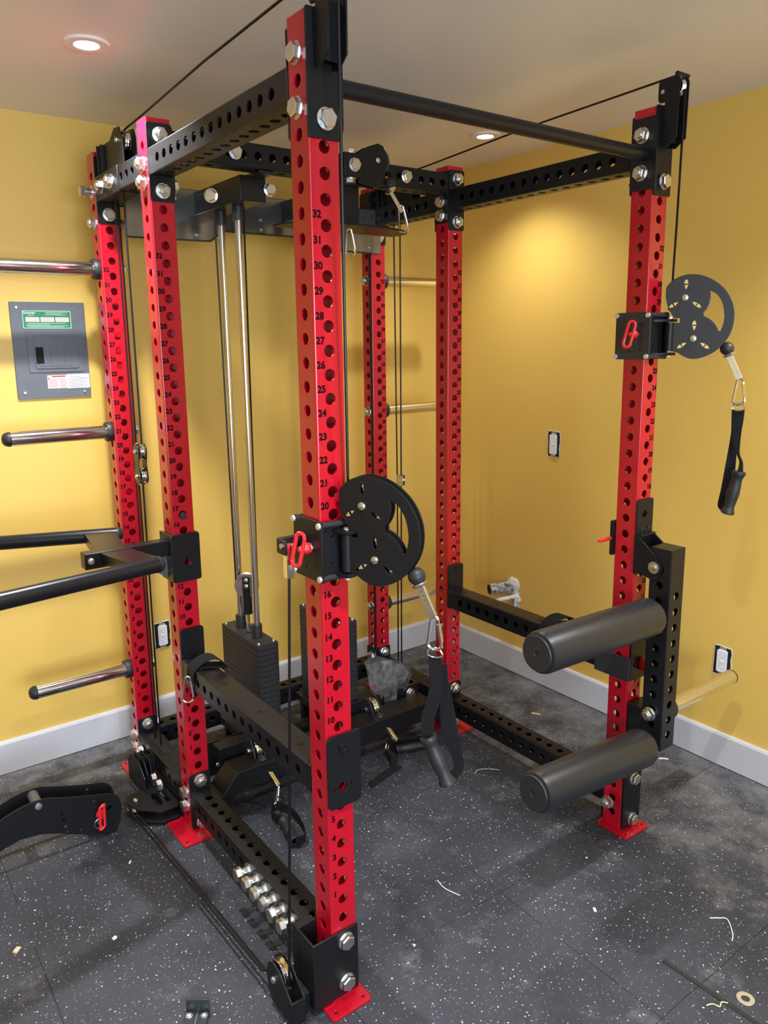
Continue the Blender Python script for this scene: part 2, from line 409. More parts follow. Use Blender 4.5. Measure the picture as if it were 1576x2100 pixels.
# front wall with an unseen window, added so cool fill comes from behind the camera
wx0, wx1, wz0, wz1 = -2.2, .3, .75, 2.1
bm = B()
box(bm, XL, wx0, YF-T, YF, 0, ZC); box(bm, wx1, XR, YF-T, YF, 0, ZC); box(bm, wx0, wx1, YF-T, YF, 0, wz0); box(bm, wx0, wx1, YF-T, YF, wz1, ZC)
struct(obj('wall_front', bm, 'wall', smooth=None))
bm = B()
for x0, x1 in ((wx0, wx0+.06), (wx1-.06, wx1), ((wx0+wx1)/2-.03, (wx0+wx1)/2+.03)): box(bm, x0, x1, YF-.09, YF-.03, wz0, wz1)
box(bm, wx0, wx1, YF-.09, YF-.03, wz0, wz0+.06); box(bm, wx0, wx1, YF-.09, YF-.03, wz1-.06, wz1)
wn = struct(obj('added_window_1', bm, 'white', smooth=None))
# baseboards
def bboard(name, pts):
    bm = B(); prof = [(0,0),(.014,0),(.014,.118),(.010,.126),(.0,.128)]
    a, b, n = Vector(pts[0]), Vector(pts[1]), Vector(pts[2])
    A = [bm.verts.new(a+n*d+Vector((0,0,z))) for d, z in prof]; Bv = [bm.verts.new(b+n*d+Vector((0,0,z))) for d, z in prof]
    for i in range(len(prof)-1): bm.faces.new((A[i], A[i+1], Bv[i+1], Bv[i]))
    bm.faces.new(A); bm.faces.new(Bv)
    struct(obj(name, bm, 'white', smooth=20))
bboard('baseboard_back', ((XL,YR,.003),(XR,YR,.003),(0,-1,0)))
bboard('baseboard_right', ((XR,YR,.003),(XR,YF,.003),(-1,0,0)))
bboard('baseboard_left', ((XL,YR,.003),(XL,YF,.003),(1,0,0)))

# ------------------------------------------------------------ the rack
rack = thing('power_rack', 'red and black six post steel power rack filling the corner of the room', 'power rack', (W/2, .67, 0))
posts = {'A':(0,0), 'B':(0,YB), 'C':(0,YC), 'D':(W,0), 'E':(W,YB), 'F':(W,YC)}
front_h = [Z0+PT*n for n in range(-4, 40)]
side_h = [Z0+PT*(n+.5) for n in range(-4, 39)]
nums = {n: text_mesh(str(n), .0205, .0009) for n in range(1, 33)}
post_mes = {}
for sgn in (-1, 1):
    pbm = ptube(.008, 2.228, side_h, front_h)
    bmesh.ops.recalc_face_normals(pbm, faces=pbm.faces)
    tmp = bpy.data.meshes.new('tmp'); pbm.to_mesh(tmp); pbm.free(); pbm = B(); pbm.from_mesh(tmp)
    nf = len(pbm.faces)
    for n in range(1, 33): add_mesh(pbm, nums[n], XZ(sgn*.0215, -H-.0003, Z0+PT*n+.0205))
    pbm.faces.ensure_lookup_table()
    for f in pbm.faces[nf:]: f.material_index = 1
    me = bpy.data.meshes.new('upright'); pbm.to_mesh(me); pbm.free(); me.materials.append(M['red']); me.materials.append(M['num'])
    for p in me.polygons: p.use_smooth = True
    me.set_sharp_from_angle(angle=math.radians(25)); post_mes[sgn] = me
bp_rect = {'A':(-.062,.050,-.078,.040), 'D':(-.060,.060,-.078,.040), 'B':(-.090,.062,-.104,.052), 'E':(-.060,.066,-.098,.052), 'C':(-.090,.062,-.107,.040), 'F':(-.060,.080,-.107,.040)}
for k, (x, y) in posts.items():
    u = link('upright', post_mes[-1 if k in 'ABC' else 1], None, rack, None); u.location = Vector((x,y,0))-Vector(rack.location)
    r = bp_rect[k]
    hs = [circ(x+r[0]+.016, y+r[2]+.016, .0055, 12), circ(x+r[1]-.016, y+r[2]+.016, .0055, 12), circ(x+r[0]+.016, y+r[3]-.014, .0055, 12)]
    me = shape(rrect(x+r[0], x+r[1], y+r[2], y+r[3], .008), hs, .008, .001); me.transform(Matrix.Translation((0,0,.0045)))
    link('base_plate', me, 'red', u, 35)

ZT, ZL = 2.108, .112
def beam(axis, a, b, at, hs, name='crossmember', mat='black', sidesonly=False, r=.0128, s=H):
    bm = ptube(a, b, hs, hs if not sidesonly else [], r=r, s=s)
    return obj(name, along(bm, axis, at), mat, rack, smooth=25)
yh = [.106+.05*k for k in range(14)]
yh2 = [YB+.0963+.05*k for k in range(7)]
for x in (0, W):
    beam('y', H+.005, YB-H-.005, (x,0,ZT), yh)
    beam('y', YB+H+.005, YC-H-.005, (x,0,ZT), yh2)
    beam('y', H+.005, YB-H-.005, (x,0,ZL), yh)
# lower rear beams with a long slot on top (left) / holes (right)
for x in (0, W):
    bm = ptube(YB+H+.005, YC-H-.005, yh2, []); 
    beam_o = obj('crossmember', along(bm, 'y', (x,0,ZL)), 'black', rack, smooth=25)
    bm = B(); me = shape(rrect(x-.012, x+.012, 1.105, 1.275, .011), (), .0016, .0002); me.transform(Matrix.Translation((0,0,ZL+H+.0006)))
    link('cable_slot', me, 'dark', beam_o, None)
    bm = B()
    bm.free()
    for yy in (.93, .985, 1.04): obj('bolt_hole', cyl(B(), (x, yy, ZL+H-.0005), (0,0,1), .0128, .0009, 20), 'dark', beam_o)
# cross pieces joining left and right
xs = [.0647+.05*k for k in range(21)]
beam('x', H+.005, W-H-.005, (0,YB,2.165), xs)
beam('x', H+.005, W-H-.005, (0,YC,ZT), xs)
beam('x', H+.005, W-H-.005, (0,YC,ZL), xs)
# end flanges and their bolts
def flange(axis, c, z0, z1, name='flange_plate', hw=H, mat='blacks'):
    """axis: normal of the plate"""
    if axis == 'y': return sheet(name, XZ(c[0], c[1], 0), rrect(-hw, hw, z0, z1, .007), (), .005, mat, rack)
    return sheet(name, YZ(c[0], c[1], 0), rrect(-hw, hw, z0, z1, .007), (), .005, mat, rack)
for x in (0, W):
    for y, s in ((0,1),(YB,-1),(YB,1),(YC,-1)):
        flange('y', (x, y+s*(H+.0026), 0), 2.003, 2.214)
        flange('y', (x, y+s*(H+.0026), 0), .012, .205)
for x in (0, W):
    for z in (2.032, 2.182):
        bolt('hex_nut', (x, YB-H-.0052, z), (0,-1,0), rack)
        bolt('hex_bolt', (x, YC-H-.0052, z), (0,-1,0), rack)
        bolt('hex_nut', (x, H+.0052, z), (0,1,0), rack)
    bolt('hex_nut', (x, YB-H-.0052, .182), (0,-1,0), rack); bolt('hex_nut', (x, YB-H-.0052, .030), (0,-1,0), rack)
    bolt('hex_nut', (x, YC-H-.0052, .182), (0,-1,0), rack)
bolt('hex_bolt', (0, -H-.0075, 2.032), (0,-1,0), rack, roll=.2); bolt('hex_bolt', (W, -H-.0075, 2.032), (0,-1,0), rack, roll=.5)
# side bolts on B (through to the cross beam), inner plates
for x, s in ((0,1),(W,-1)):
    for y, zz in ((YB,(2.057,2.107)),(YC,(2.007,2.107))):
        sheet('flange_plate', YZ(x+s*(H+.0026), y, 0), rrect(-H, H, 1.985 if y==YC else 2.03, 2.21, .007), (), .005, 'blacks', rack)
        for z in zz: bolt('hex_bolt' if s<0 and y==YB else 'hex_nut', (x+s*(H+.0052), y, z), (s,0,0), rack)
    sheet('flange_plate', YZ(x+s*(H+.0026), YC, 0), rrect(-H, H, .015, .2, .007), (), .005, 'blacks', rack)
    bolt('hex_bolt', (x+s*(H+.0052), YC, .157), (s,0,0), rack)
for z in (2.057, 2.107): bolt('hex_nut', (-H, YB, z), (-1,0,0), rack)
for z in (.132, .082): bolt('hex_bolt', (-H, YB, z), (-1,0,0), rack)
for z in (.132, .085): bolt('hex_bolt', (-H, YC, z), (-1,0,0), rack)
bolt('loose_bolt', (-H, YC, 2.107), (-1,0,0), rack); bolt('hex_nut', (-H, YC, 2.007), (-1,0,0), rack)
for y in (1.235, 1.14): bolt('hex_nut', (-H-.003, y, 2.108), (-1,0,0), rack)
bolt('hex_bolt', (-H-.02, 1.10, .075), (-1,0,0), rack); bolt('hex_bolt', (-H-.02, 1.045, .075), (-1,0,0), rack); bolt('hex_nut', (-H-.004, 1.27, .10), (-1,0,0), rack)
# wrap sleeve on the upper left rear beam
bm = B(); box(bm, -H-.003, H+.003, 1.085, 1.305, 2.069, 2.147); obj('pulley_clamp_sleeve', bm, 'black', rack, bevel=.002)
for x in (0, W):
    # upper pulley bracket on the rear side beams
    s = 1
    xx = x-.0
    for dx in (-.022, .022):
        sheet('pulley_bracket_cheek', YZ(xx+dx, 0, 0), [(1.30,2.147),(1.30,2.235),(1.175,2.235),(1.13,2.262),(1.085,2.258),(1.06,2.215),(1.06,2.147)], (), .004, 'black', rack)
    bm = B(); box(bm, xx-.036, xx+.036, 1.235, 1.24, 2.147, 2.235); box(bm, xx-.04, xx+.04, 1.26, 1.265, 2.147, 2.235); obj('pulley_bracket_rib', bm, 'black', rack, bevel=.0008)
    def wheel_prof(r, w=.009): return [(0,-w),(r*.30,-w),(r*.32,-w*.5),(r*.72,-w*.5),(r*.78,-w),(r,-w),(r,-w*.8),(r-.006,-w*.15),(r-.006,w*.15),(r,w*.8),(r,w),(r*.78,w),(r*.72,w*.5),(r*.32,w*.5),(r*.30,w),(0,w)]
    bm = lathe(B(), wheel_prof(.034), Matrix.Translation((xx, 1.108, 2.222)) @ frame_to((1,0,0)), 28); obj('pulley_wheel', bm, 'chrome', rack)
    bolt('small_bolt', (xx-.024, 1.108, 2.225), (-1,0,0), rack)

# pull-up bar with its flanges
bm = cyl(B(), (H+.004, -.004, 2.108), (1,0,0), .0178, W-2*H-.008, 32); pb = obj('pull_up_bar', bm, 'black', rack)
for x, s in ((0,1),(W,-1)):
    sheet('bar_flange', YZ(x+s*(H+.003), -.003, 0), rrect(-.042, .040, 2.012, 2.203, .009), (), .006, 'blacks', pb)
    for z in (2.057, 2.157):
        bolt('hex_nut', (x+s*(H+.006), 0, z), (s,0,0), rack, roll=.3); bolt('hex_bolt', (x-s*H, 0, z), (-s,0,0), rack, roll=.25+z)
# front upper pulley brackets on A and D
for x in (0, W):
    br = sheet('pulley_bracket', XZ(x, -H-.0028, 0), rrect(-H-.002, H+.003, 1.996, 2.230, .004), (), .005, 'black', rack)
    for dx in (-.021, .021):
        sheet('bracket_cheek', YZ(x+dx, 0, 0), [(-.038,2.125),(-.062,2.118),(-.092,2.140),(-.094,2.285),(-.088,2.296),(-.034,2.292),(-.030,2.285),(-.030,2.244),(-.036,2.236),(-.052,2.236),(-.052,2.228),(-.038,2.224)], (), .004, 'black', br)
    bm = B()
    box(bm, x-.021, x+.021, -.068, -.064, 2.13, 2.235); obj('bracket_web', bm, 'black', br)
    bm = lathe(B(), wheel_prof(.028,.010), Matrix.Translation((x, -.066, 2.272)) @ frame_to((1,0,0)), 28); obj('pulley_wheel', bm, 'chrome', br)
    bm = cyl(B(), (x-.024,-.046,2.262), (-1,0,0), .006, .004, 6); obj('axle_bolt', bm, 'zinc', br, smooth=None)
    bm = cyl(B(), (x-.024,-.085,2.300), (1,0,0), .006, .052, 12); obj('cable_keeper', bm, 'black', br)

# lower front pulley sleeves on A (and the plain flange plate on D)
sl = B()
pts_ = [(-.0915,.058),(-.0915,-.0415),(H+.001,-.0415),(H+.001,-.0365),(-.0865,-.0365),(-.0865,.058)]
f = [sl.verts.new((x,y,.020)) for x, y in pts_]; g = [sl.verts.new((x,y,.200)) for x, y in pts_]
sl.faces.new(f[::-1]); sl.faces.new(g)
for i in range(6): sl.faces.new((f[i], f[(i+1)%6], g[(i+1)%6], g[i]))
sleeve = obj('corner_sleeve', sl, 'black', rack, bevel=.0015)
bxo('sleeve_spacer', (-.0865,-H-.0005,.036,.058,.022,.196), 'black', sleeve)
for z in (.172, .057): bolt('hex_bolt', (.0, -.0415, z), (0,-1,0), rack, roll=z*9)
ck = [(-.040,.012),(-.040,.075),(-.010,.100),(.015,.122),(.045,.128),(.072,.112),(.080,.08),(.075,.035),(.05,.012)]
for xx in (-.152, -.118): sheet('pulley_cheek', YZ(xx, 0, 0), ck, (), .004, 'black', sleeve)
obj('pulley_wheel', lathe(B(), wheel_prof(.038,.010), Matrix.Translation((-.135, .040, .090)) @ frame_to((1,0,0)), 28), 'chrome', sleeve)
bolt('small_bolt', (-.154, .045, .082), (-1,0,0), rack)
bxo('sleeve_web', (-.152,-.118,-.0415,-.0375,.012,.078), 'black', sleeve)
bxo('sleeve_web', (-.118,-.0915,-.020,.050,.020,.060), 'black', sleeve)
sheet('flange_plate', XZ(W+.008, -H-.0045, 0), rrect(-.044, .046, .012, .262, .004), (), .007, 'black', rack)
for z in (.181, .034): bolt('hex_bolt', (W+.012, -H-.008, z), (0,-1,0), rack)
bolt('hex_nut', (W-H-.02, -.0, .10), (-1,0,0), rack)
# row of spare bolts screwed into the lower left beam
for i, y in enumerate((.156,.206,.256,.306,.356,.406)): bolt('loose_bolt', (-H, y, ZL-.002), (-1,0,.04), rack, roll=.3+i*.21)

# floor pulley bracket beside the lower left rear beam
fp = B()
for i, x in enumerate((-.105, -.088, -.068)):
    me = shape([(1.07+.02*i-.01,.03),(1.07+.02*i-.01,.105),(1.11,.142),(1.20,.142),(1.235,.11),(1.235,.03)], (), .004, .0005); me.transform(YZ(x,0,0)); fp.from_mesh(me)
box(fp, -.105, -H, 1.15, 1.155, .03, .14)
fb = obj('pulley_block', fp, 'black', rack)
poly = [(-.185,1.055),(-.165,1.09),(-.07,1.10),(-.03,1.05),(-.02,.965),(-.045,.925),(-.10,.925),(-.155,.975)]
sheet('floor_pulley_plate', XY(0,0,.048), poly, [rrect(-.10,-.075,.965,1.06,.006), rrect(-.066,-.048,.97,1.05,.006)], .004, 'black', fb)
sheet('floor_pulley_plate', XY(0,0,.016), [(x-.004,y-.012) for x, y in poly], (), .004, 'black', fb)
bm = lathe(B(), wheel_prof(.030,.010), Matrix.Translation((-.148, 1.045, .032)), 28); obj('pulley_wheel', bm, 'chrome', fb)
bolt('small_bolt', (-.148, 1.045, .050), (0,0,1), rack)

# weight tower frames: rods, top box, base
def wtower(x):
    for y in (1.041, 1.173):
        bm = cyl(B(), (x, y, .13), (0,0,1), .0118, 1.92, 24); g = obj('guide_rod', bm, 'chromeb', rack)
        bm = lathe(B(), [(0,2.055),(.019,2.055),(.0195,2.012),(.0185,2.006),(.0125,2.006),(0,2.01)], Matrix.Translation((x,y,0)), 24); obj('rod_end_cap', bm, 'rubber', g)
        bm = lathe(B(), [(.0125,.525),(.019,.527),(.0195,.575),(.0185,.580),(.0125,.580)], Matrix.Translation((x,y,0)), 24); obj('rod_bumper', bm, 'rubber', g)
    tb = bxo('stack_top_box', (x-.046, x+.046, .925, YC-H-.006, 2.050, 2.128), 'blacks', rack, .002)
    bxo('stack_top_strap', (x-.025, x+.025, YB-.03, .925, 2.118, 2.128), 'blacks', rack, .001)
    bxo('stack_base_plate', (x-.060, x+.060, .93, 1.29, .100, .132), 'blacks', rack, .002)
    bxo('stack_base_plate', (x-.030, x+.030, 1.29, YC-H-.005, .080, .132), 'blacks', rack, .002)
    bxo('stack_foot', (x-.055, x+.055, .955, .975, .0, .1), 'blacks', rack); bxo('stack_foot', (x-.055, x+.055, 1.235, 1.255, .0, .1), 'blacks', rack)
XS1, XS2 = .3445, .695
wtower(XS1); wtower(XS2)
for x, z in ((.236,2.167),(.894,2.167),(.640,2.167),(.480,2.167)):
    bolt('hex_bolt', (x, YB-H-.001, z), (0,-1,0), rack, roll=x)
bolt('hex_bolt', (.640, YB-.005, 2.128), (0,0,-1), rack)
bolt('hex_bolt', (.20, .93, 2.055), (-.75,-1,-.1), rack); bolt('hex_bolt', (.40, .92, 2.09), (0,-1,0), rack)
bolt('small_bolt', (.105, 1.0, 2.05), (0,-1,0), rack)
# cover sheets under the top rear
yy = 1.36
sh = [(H+.01,2.135),(H+.01,1.962),(.352,1.966),(.404,2.004),(W-.404,2.004),(W-.352,1.966),(W-.01,1.962),(W-.01,2.135)]
sp = sheet('rear_cover_sheet', XZ(0, YC-H-.030, 0), sh, (), .002, 'blackgl', rack, .0003)
bm = B()
for a, b in zip(sh[1:-1], sh[2:-1]): tube(bm, [(a[0], YC-H-.031, a[1]), (b[0], YC-H-.031, b[1])], .0030, 6)
obj('sheet_edge_trim', bm, 'rubber', sp)
for x, z in ((.30,1.985),(.56,2.02),(.56,2.055),(.86,2.02),(1.06,1.985)): bolt('screw', (x, YC-H-.0315, z), (0,-1,0), rack)
# angle posts carrying the rear sheet (dark strip beside C and F)
for x, s in ((0,1),(W,-1)):
    bxo('shroud_strip', (x+s*H if s>0 else x-H-.006, x+H+.006 if s>0 else x-H, YC-.03, YC-.024, .2, 1.99), 'black', rack, 0)
# upper front cross plates around the middle pulley
cp = bxo('pulley_mount_tube', (.60, .676, .775, YB-H, 2.13, 2.205), 'black', rack, .002)
bolt('hex_bolt', (.638, .775, 2.168), (0,-1,0), rack, roll=.1); bolt('hex_bolt', (.638, .80, 2.13), (0,0,-1), rack)
bolt('hex_bolt', (.638, .80, 2.205), (0,0,1), rack)
cheek = [(.675,2.115),(.675,2.21),(.700,2.233),(.740,2.247),(.762,2.240),(.772,2.21),(.772,2.165),(.755,2.12),(.735,2.108)]
for y in (.782, .815): sheet('pulley_cheek', XZ(0, y, 0), [(.66 if x<.68 else x, z) for x, z in cheek], [circ(.737,2.194,.004,10)], .004, 'black', cp)
bm = lathe(B(), wheel_prof(.046,.011), Matrix.Translation((.747, .799, 2.195)) @ frame_to((0,1,0)), 32); obj('pulley_wheel', bm, 'rubber', cp)
bolt('small_bolt', (.737, .779, 2.194), (0,-1,0), rack)
# hanger plate below it, curved front edge, with hooks holes
hp = []
for k in range(25):
    a = PI*k/24; hp.append((.63-.245*math.cos(a), .815-.10*math.sin(a)))
hp = [(.385,.88)]+hp+[(.875,.88)]
hang = sheet('attachment_hanger_plate', XY(0,0,1.972), hp, [circ(.585,.742,.010,12), circ(.845,.79,.010,12), circ(.42,.79,.010,12)], .006, 'black', rack)
bxo('hanger_stem', (.56, .70, .84, .90, 1.975, 2.128), 'black', hang)
# lower front frame between the stacks: trapezoid spans with low pulleys
def low_unit(x0, x1, xp, s, mat='black'):
    """x0..x1 span of top flange, xp pulley x"""
    bm = B()
    box(bm, x0, x1, .93, .985, .150, .200)
    g = obj('low_pulley_frame', bm, 'black', rack, bevel=.0015)
    for dx in (-.020, .020):
        sheet('low_pulley_cheek', YZ(xp+dx, 0, 0), [(.935,.19),(.905,.225),(.875,.222),(.850,.19),(.845,.15),(.865,.125),(.935,.125)], (), .004, 'slate' , g)
    bm = lathe(B(), wheel_prof(.040,.011), Matrix.Translation((xp, .888, .180)) @ frame_to((1,0,0)), 32); obj('pulley_wheel', bm, 'chrome', g)
    bolt('small_bolt', (xp-.022, .895, .178), (-1,0,0), rack)
low_unit(.12, .46, .238, 1); low_unit(W-.46, W-.12, W-.378, -1)
# bent front braces of the low row: wide flat bars stepping down to the posts
def brace(pts, y0, y1, th=.042):
    bm = B()
    top = [(x, z) for x, z in pts]; bot = [(x, z-th) for x, z in pts][::-1]
    pl = top+bot
    f = [bm.verts.new((x, y0, z)) for x, z in pl]; b = [bm.verts.new((x, y1, z)) for x, z in pl]
    bm.faces.new(f); bm.faces.new(b[::-1])
    n = len(pl)
    for i in range(n): bm.faces.new((f[i], f[(i+1)%n], b[(i+1)%n], b[i]))
    return obj('bent_floor_brace', bm, 'black', rack, bevel=.0015)
brace([(H+.006,.105),(.070,.105),(.128,.168),(W-.128,.168),(W-.070,.105),(W-H-.006,.105)], .80, .90, .070)
bxo('low_frame_channel', (.05, W-.05, 1.10, 1.16, .020, .075), 'blacks', rack, .002)
bm = lathe(B(), wheel_prof(.032,.010), Matrix.Translation((.200, 1.02, .150)), 28); obj('pulley_wheel', bm, 'chrome', rack)
sheet('pulley_cap', XY(.200,1.03,.166), rrect(-.022,.022,-.028,.020,.006), (), .004, 'blacks', rack); bolt('small_bolt', (.200,1.02,.168), (0,0,1), rack)
bm = B(); box(bm, .06, .30, 1.045, 1.05, .075, .17); obj('low_frame_web', bm, 'blacks', rack)
bolt('small_bolt', (.13,.97,.12), (0,-1,0), rack)
bm = B(); box(bm, .91, 1.02, .92, 1.0, .075, .20); obj('low_frame_web', bm, 'blacks', rack); bolt('hex_bolt', (.968,.915,.170), (0,-1,.05), rack)

# weight storage pegs
def peg(x, s, y, z, L, capc='rubber'):
    p = B(); cyl(p, (x+s*H, y, z), (s,0,0), .0240, L, 32); o = obj('weight_peg', p, 'chrome', rack)
    bm = lathe(B(), [(.0245,.0),(.033,.0),(.0345,.004),(.0345,.018),(.032,.022),(.0245,.022)], Matrix.Translation((x+s*H,y,z)) @ frame_to((s,0,0)), 32); obj('peg_collar', bm, 'rubber', o)
    bm = lathe(B(), [(.0241,-.002),(.0250,.0),(.0240,.008),(.0205,.017),(.013,.023),(0,.026)], Matrix.Translation((x+s*(H+L),y,z)) @ frame_to((s,0,0)), 32); obj('peg_end_cap', bm, 'rubber', o)
    bolt('hex_nut', (x-s*H, y, z), (-s,0,0), rack)
for z in (1.857, 1.300, .402):
    peg(0, -1, YC, z, .335); peg(W, 1, YC, z, .335)

# ------------------------------------------------------------ weight stacks
def ordinal(i):
    return ['top','second','third','fourth','fifth','sixth','seventh','eighth','ninth','tenth','eleventh','twelfth','thirteenth','fourteenth','fifteenth','sixteenth','seventeenth','eighteenth','nineteenth'][i]
pm = shape(rrect(-.042,.042,-.151,.151,.003), [circ(0,-.066,.0135,16), circ(0,.066,.0135,16), circ(0,0,.009,12)], 0.0188, 0); pm.materials.append(M['plate'])
for xs, nm in ((XS1,'left'),(XS2,'right')):
    npl = 19; ztop = .528
    for i in range(npl):
        z = ztop-.0206*(i+.5)
        where = 'the left weight stack, behind the safety arm' if nm == 'left' else 'the right weight stack'
        o = link('weight_plate', pm, None, None, None)
        o.location = (xs, 1.107, z)
        tag(o, 'black slab, %s in %s' % (('topmost' if i == 0 else ('bottom one' if i == npl-1 else ordinal(i)+' from top')), where), 'weight plate', 'plates of the %s weight stack' % nm)
        o.parent = None
        if i == 0:
            for dx, dy in ((-.03,-.135),(.03,-.135),(-.03,.135),(.03,.135)):
                b_ = lathe(B(), [(.006,0),(.006,.004),(.004,.0075),(0,.0085)], Matrix.Translation((dx,dy,.0094)), 12); obj('rivet', b_, 'zinc', o, local=True)
            st = cyl(B(), (0,0,.011), (0,0,1), .006, .07, 12); lathe(st, [(.006,.014),(.0085,.016),(.0085,.05),(.006,.052)], None, 14); obj('lifting_stem', st, 'chrome', o, local=True)
    # travelling pulley of the stack
    t = thing('stack_pulley', 'chrome pulley in black yoke above the %s weight stack' % nm, 'pulley', (xs,1.107,.60), None)
    ud, vd = Vector((.806,-.592,0)), Vector((.592,.806,0)); pc = Vector((xs,1.107,0))
    bm = lathe(B(), wheel_prof(.045,.010), Matrix.Translation(pc+Vector((0,0,.715))) @ frame_to(vd), 36); obj('pulley_wheel', bm, 'zinc', t)
    for dx in (-.016, .016): sheet('yoke_plate', plane_mtx(pc+vd*dx, ud, (0,0,1)), rrect(-.013,.013,.605,.748,.004), (), .004, 'blacks', t)
    bm = cyl(B(), pc+Vector((0,0,.603)), (0,0,1), .017, .006, 20); obj('yoke_bridge', bm, 'blacks', t)
    for z in (.715,.738): bolt('small_bolt', pc-vd*.018+Vector((0,0,z)), -vd, t)

# ------------------------------------------------------------ cables
def cable(label, pts, r=.0032, smooth_n=0):
    t = thing('steel_cable', label, 'cable', pts[0])
    P = cat_rom(pts, smooth_n) if smooth_n else pts
    obj('cable_line', tube(B(), P, r, 8), 'cable', t); return t
def arc(cx, cy, cz, r, a0, a1, plane='yz', n=8):
    out = []
    for k in range(n+1):
        a = a0+(a1-a0)*k/n
        if plane == 'yz': out.append((cx, cy+r*math.cos(a), cz+r*math.sin(a)))
        elif plane == 'xz': out.append((cx+r*math.cos(a), cy, cz+r*math.sin(a)))
        else: out.append((cx+r*math.cos(a), cy+r*math.sin(a), cz))
    return out
# ---- cable trolleys, their discs, stop balls, hooks and handles
OUT = [(-.0327,.088),(-.0206,.1025),(-.002,.1145),(.0254,.1215),(.0583,.1180),(.0934,.1020),(.1250,.0740),(.1450,.0380),(.1520,.0010),(.1475,-.0368),(.1310,-.0700),(.1062,-.0960),(.0761,-.1115),(.0487,-.1160),(.0273,-.1100),(.0080,-.0980)]
CR = [(.0805,.0790),(.1040,.0640),(.1200,.0380),(.1268,.0050),(.1250,-.0200),(.1190,-.0400)]
def disc_outline():
    o = [(v.x, v.y) for v in cat_rom([(x,y,0) for x,y in OUT], 5)]
    return o+[(-.0150,-.0915),(-.0126,-.0135),(.0100,-.0135),(.0100,.0014),(-.0070,.0014),(-.0166,.0164),(-.0265,.0360),(-.0327,.061)]
def crescent():
    o = [(v.x, v.y) for v in cat_rom([(x,y,0) for x,y in CR], 5)]
    c1, c2 = (.0206,.0578), (.0487,-.0582)
    # lower pulley circle back up to the cusp, then the upper one
    r2 = .0705
    for k in range(9):
        a = math.radians(18)+(math.radians(70)-math.radians(18))*k/8; o.append((c2[0]+(r2-.004)*math.cos(a), c2[1]+(r2-.004)*math.sin(a)))
    r1 = .0655
    for k in range(9):
        a = math.radians(-40)+(math.radians(16)+math.radians(40))*k/8; o.append((c1[0]+r1*math.cos(a), c1[1]+r1*math.sin(a)))
    return o
def leaf(c, ang, r0=.020, r1=.056, w=.0058):
    d = (math.cos(ang), math.sin(ang)); n = (-d[1], d[0]); out = []
    for k in range(9):
        t = k/8; rr = r0+(r1-r0)*t; ww = w*math.sin(PI*t)
        out.append((c[0]+d[0]*rr+n[0]*ww, c[1]+d[1]*rr+n[1]*ww))
    for k in range(7, 0, -1):
        t = k/8; rr = r0+(r1-r0)*t; ww = -w*math.sin(PI*t)
        out.append((c[0]+d[0]*rr+n[0]*ww, c[1]+d[1]*rr+n[1]*ww))
    return out
def carabiner(M4, label, L=.072, wdt=.030, r=.0037, cat='carabiner'):
    """local: hangs along -z from 0, in xz plane"""
    t = thing('carabiner', label, cat, M4.to_translation())
    pts = []
    top, bot = -.006, -L+.006
    for k in range(9):
        a = PI*k/8; pts.append((wdt*.26*math.cos(a), 0, top-.004+.010*math.sin(a)))
    for k in range(11):
        a = PI+PI*k/10; pts.append((wdt*.5*math.cos(a), 0, bot+.006+.012*math.sin(a)))
    R = M4.to_3x3().to_4x4()
    P = [R @ Vector(p) for p in cat_rom(pts, 3, True)]
    b = tube(B(), P, r, 8, True); obj('hook_body', b, 'chrome', t, local=True)
    g = tube(B(), [R @ Vector(p) for p in ((wdt*.30,0,top-.010),(wdt*.50,0,bot+.014))], r*1.35, 8); obj('gate', g, 'chrome', t, local=True)
    return t
def ribbon(bm, L, R, nrm, th=.0022, n=4):
    L = cat_rom(L, n); R = cat_rom(R, n); nrm = Vector(nrm)*th
    rows = []
    for a, b in zip(L, R): rows.append([bm.verts.new(a), bm.verts.new(b), bm.verts.new(b+nrm), bm.verts.new(a+nrm)])
    for p, q in zip(rows, rows[1:]):
        for k in range(4): bm.faces.new((p[k], p[(k+1)%4], q[(k+1)%4], q[k]))
    bm.faces.new(rows[0]); bm.faces.new(rows[-1][::-1])
    return bm
def grip(bm, a, b, r=.0165):
    a, b = Vector(a), Vector(b); Lg = (b-a).length
    prof = [(r*.55,.004),(r*.80,0),(r*1.12,.001),(r*1.18,.006),(r*1.1,.012),(r*.92,.02),(r*.86,Lg*.2),(r*1.0,Lg*.35),(r*1.1,Lg*.5),(r*1.0,Lg*.65),(r*.86,Lg*.82),(r*.95,Lg-.016),(r*1.14,Lg-.008),(r*1.12,Lg-.002),(r*.8,Lg),(r*.55,Lg-.004)]
    m = Matrix.Translation(a) @ frame_to(b-a)
    lathe(bm, prof, m, 20); lathe(bm, [(r*.55,.004),(r*.5,Lg*.5),(r*.55,Lg-.004)], m, 16); return bm

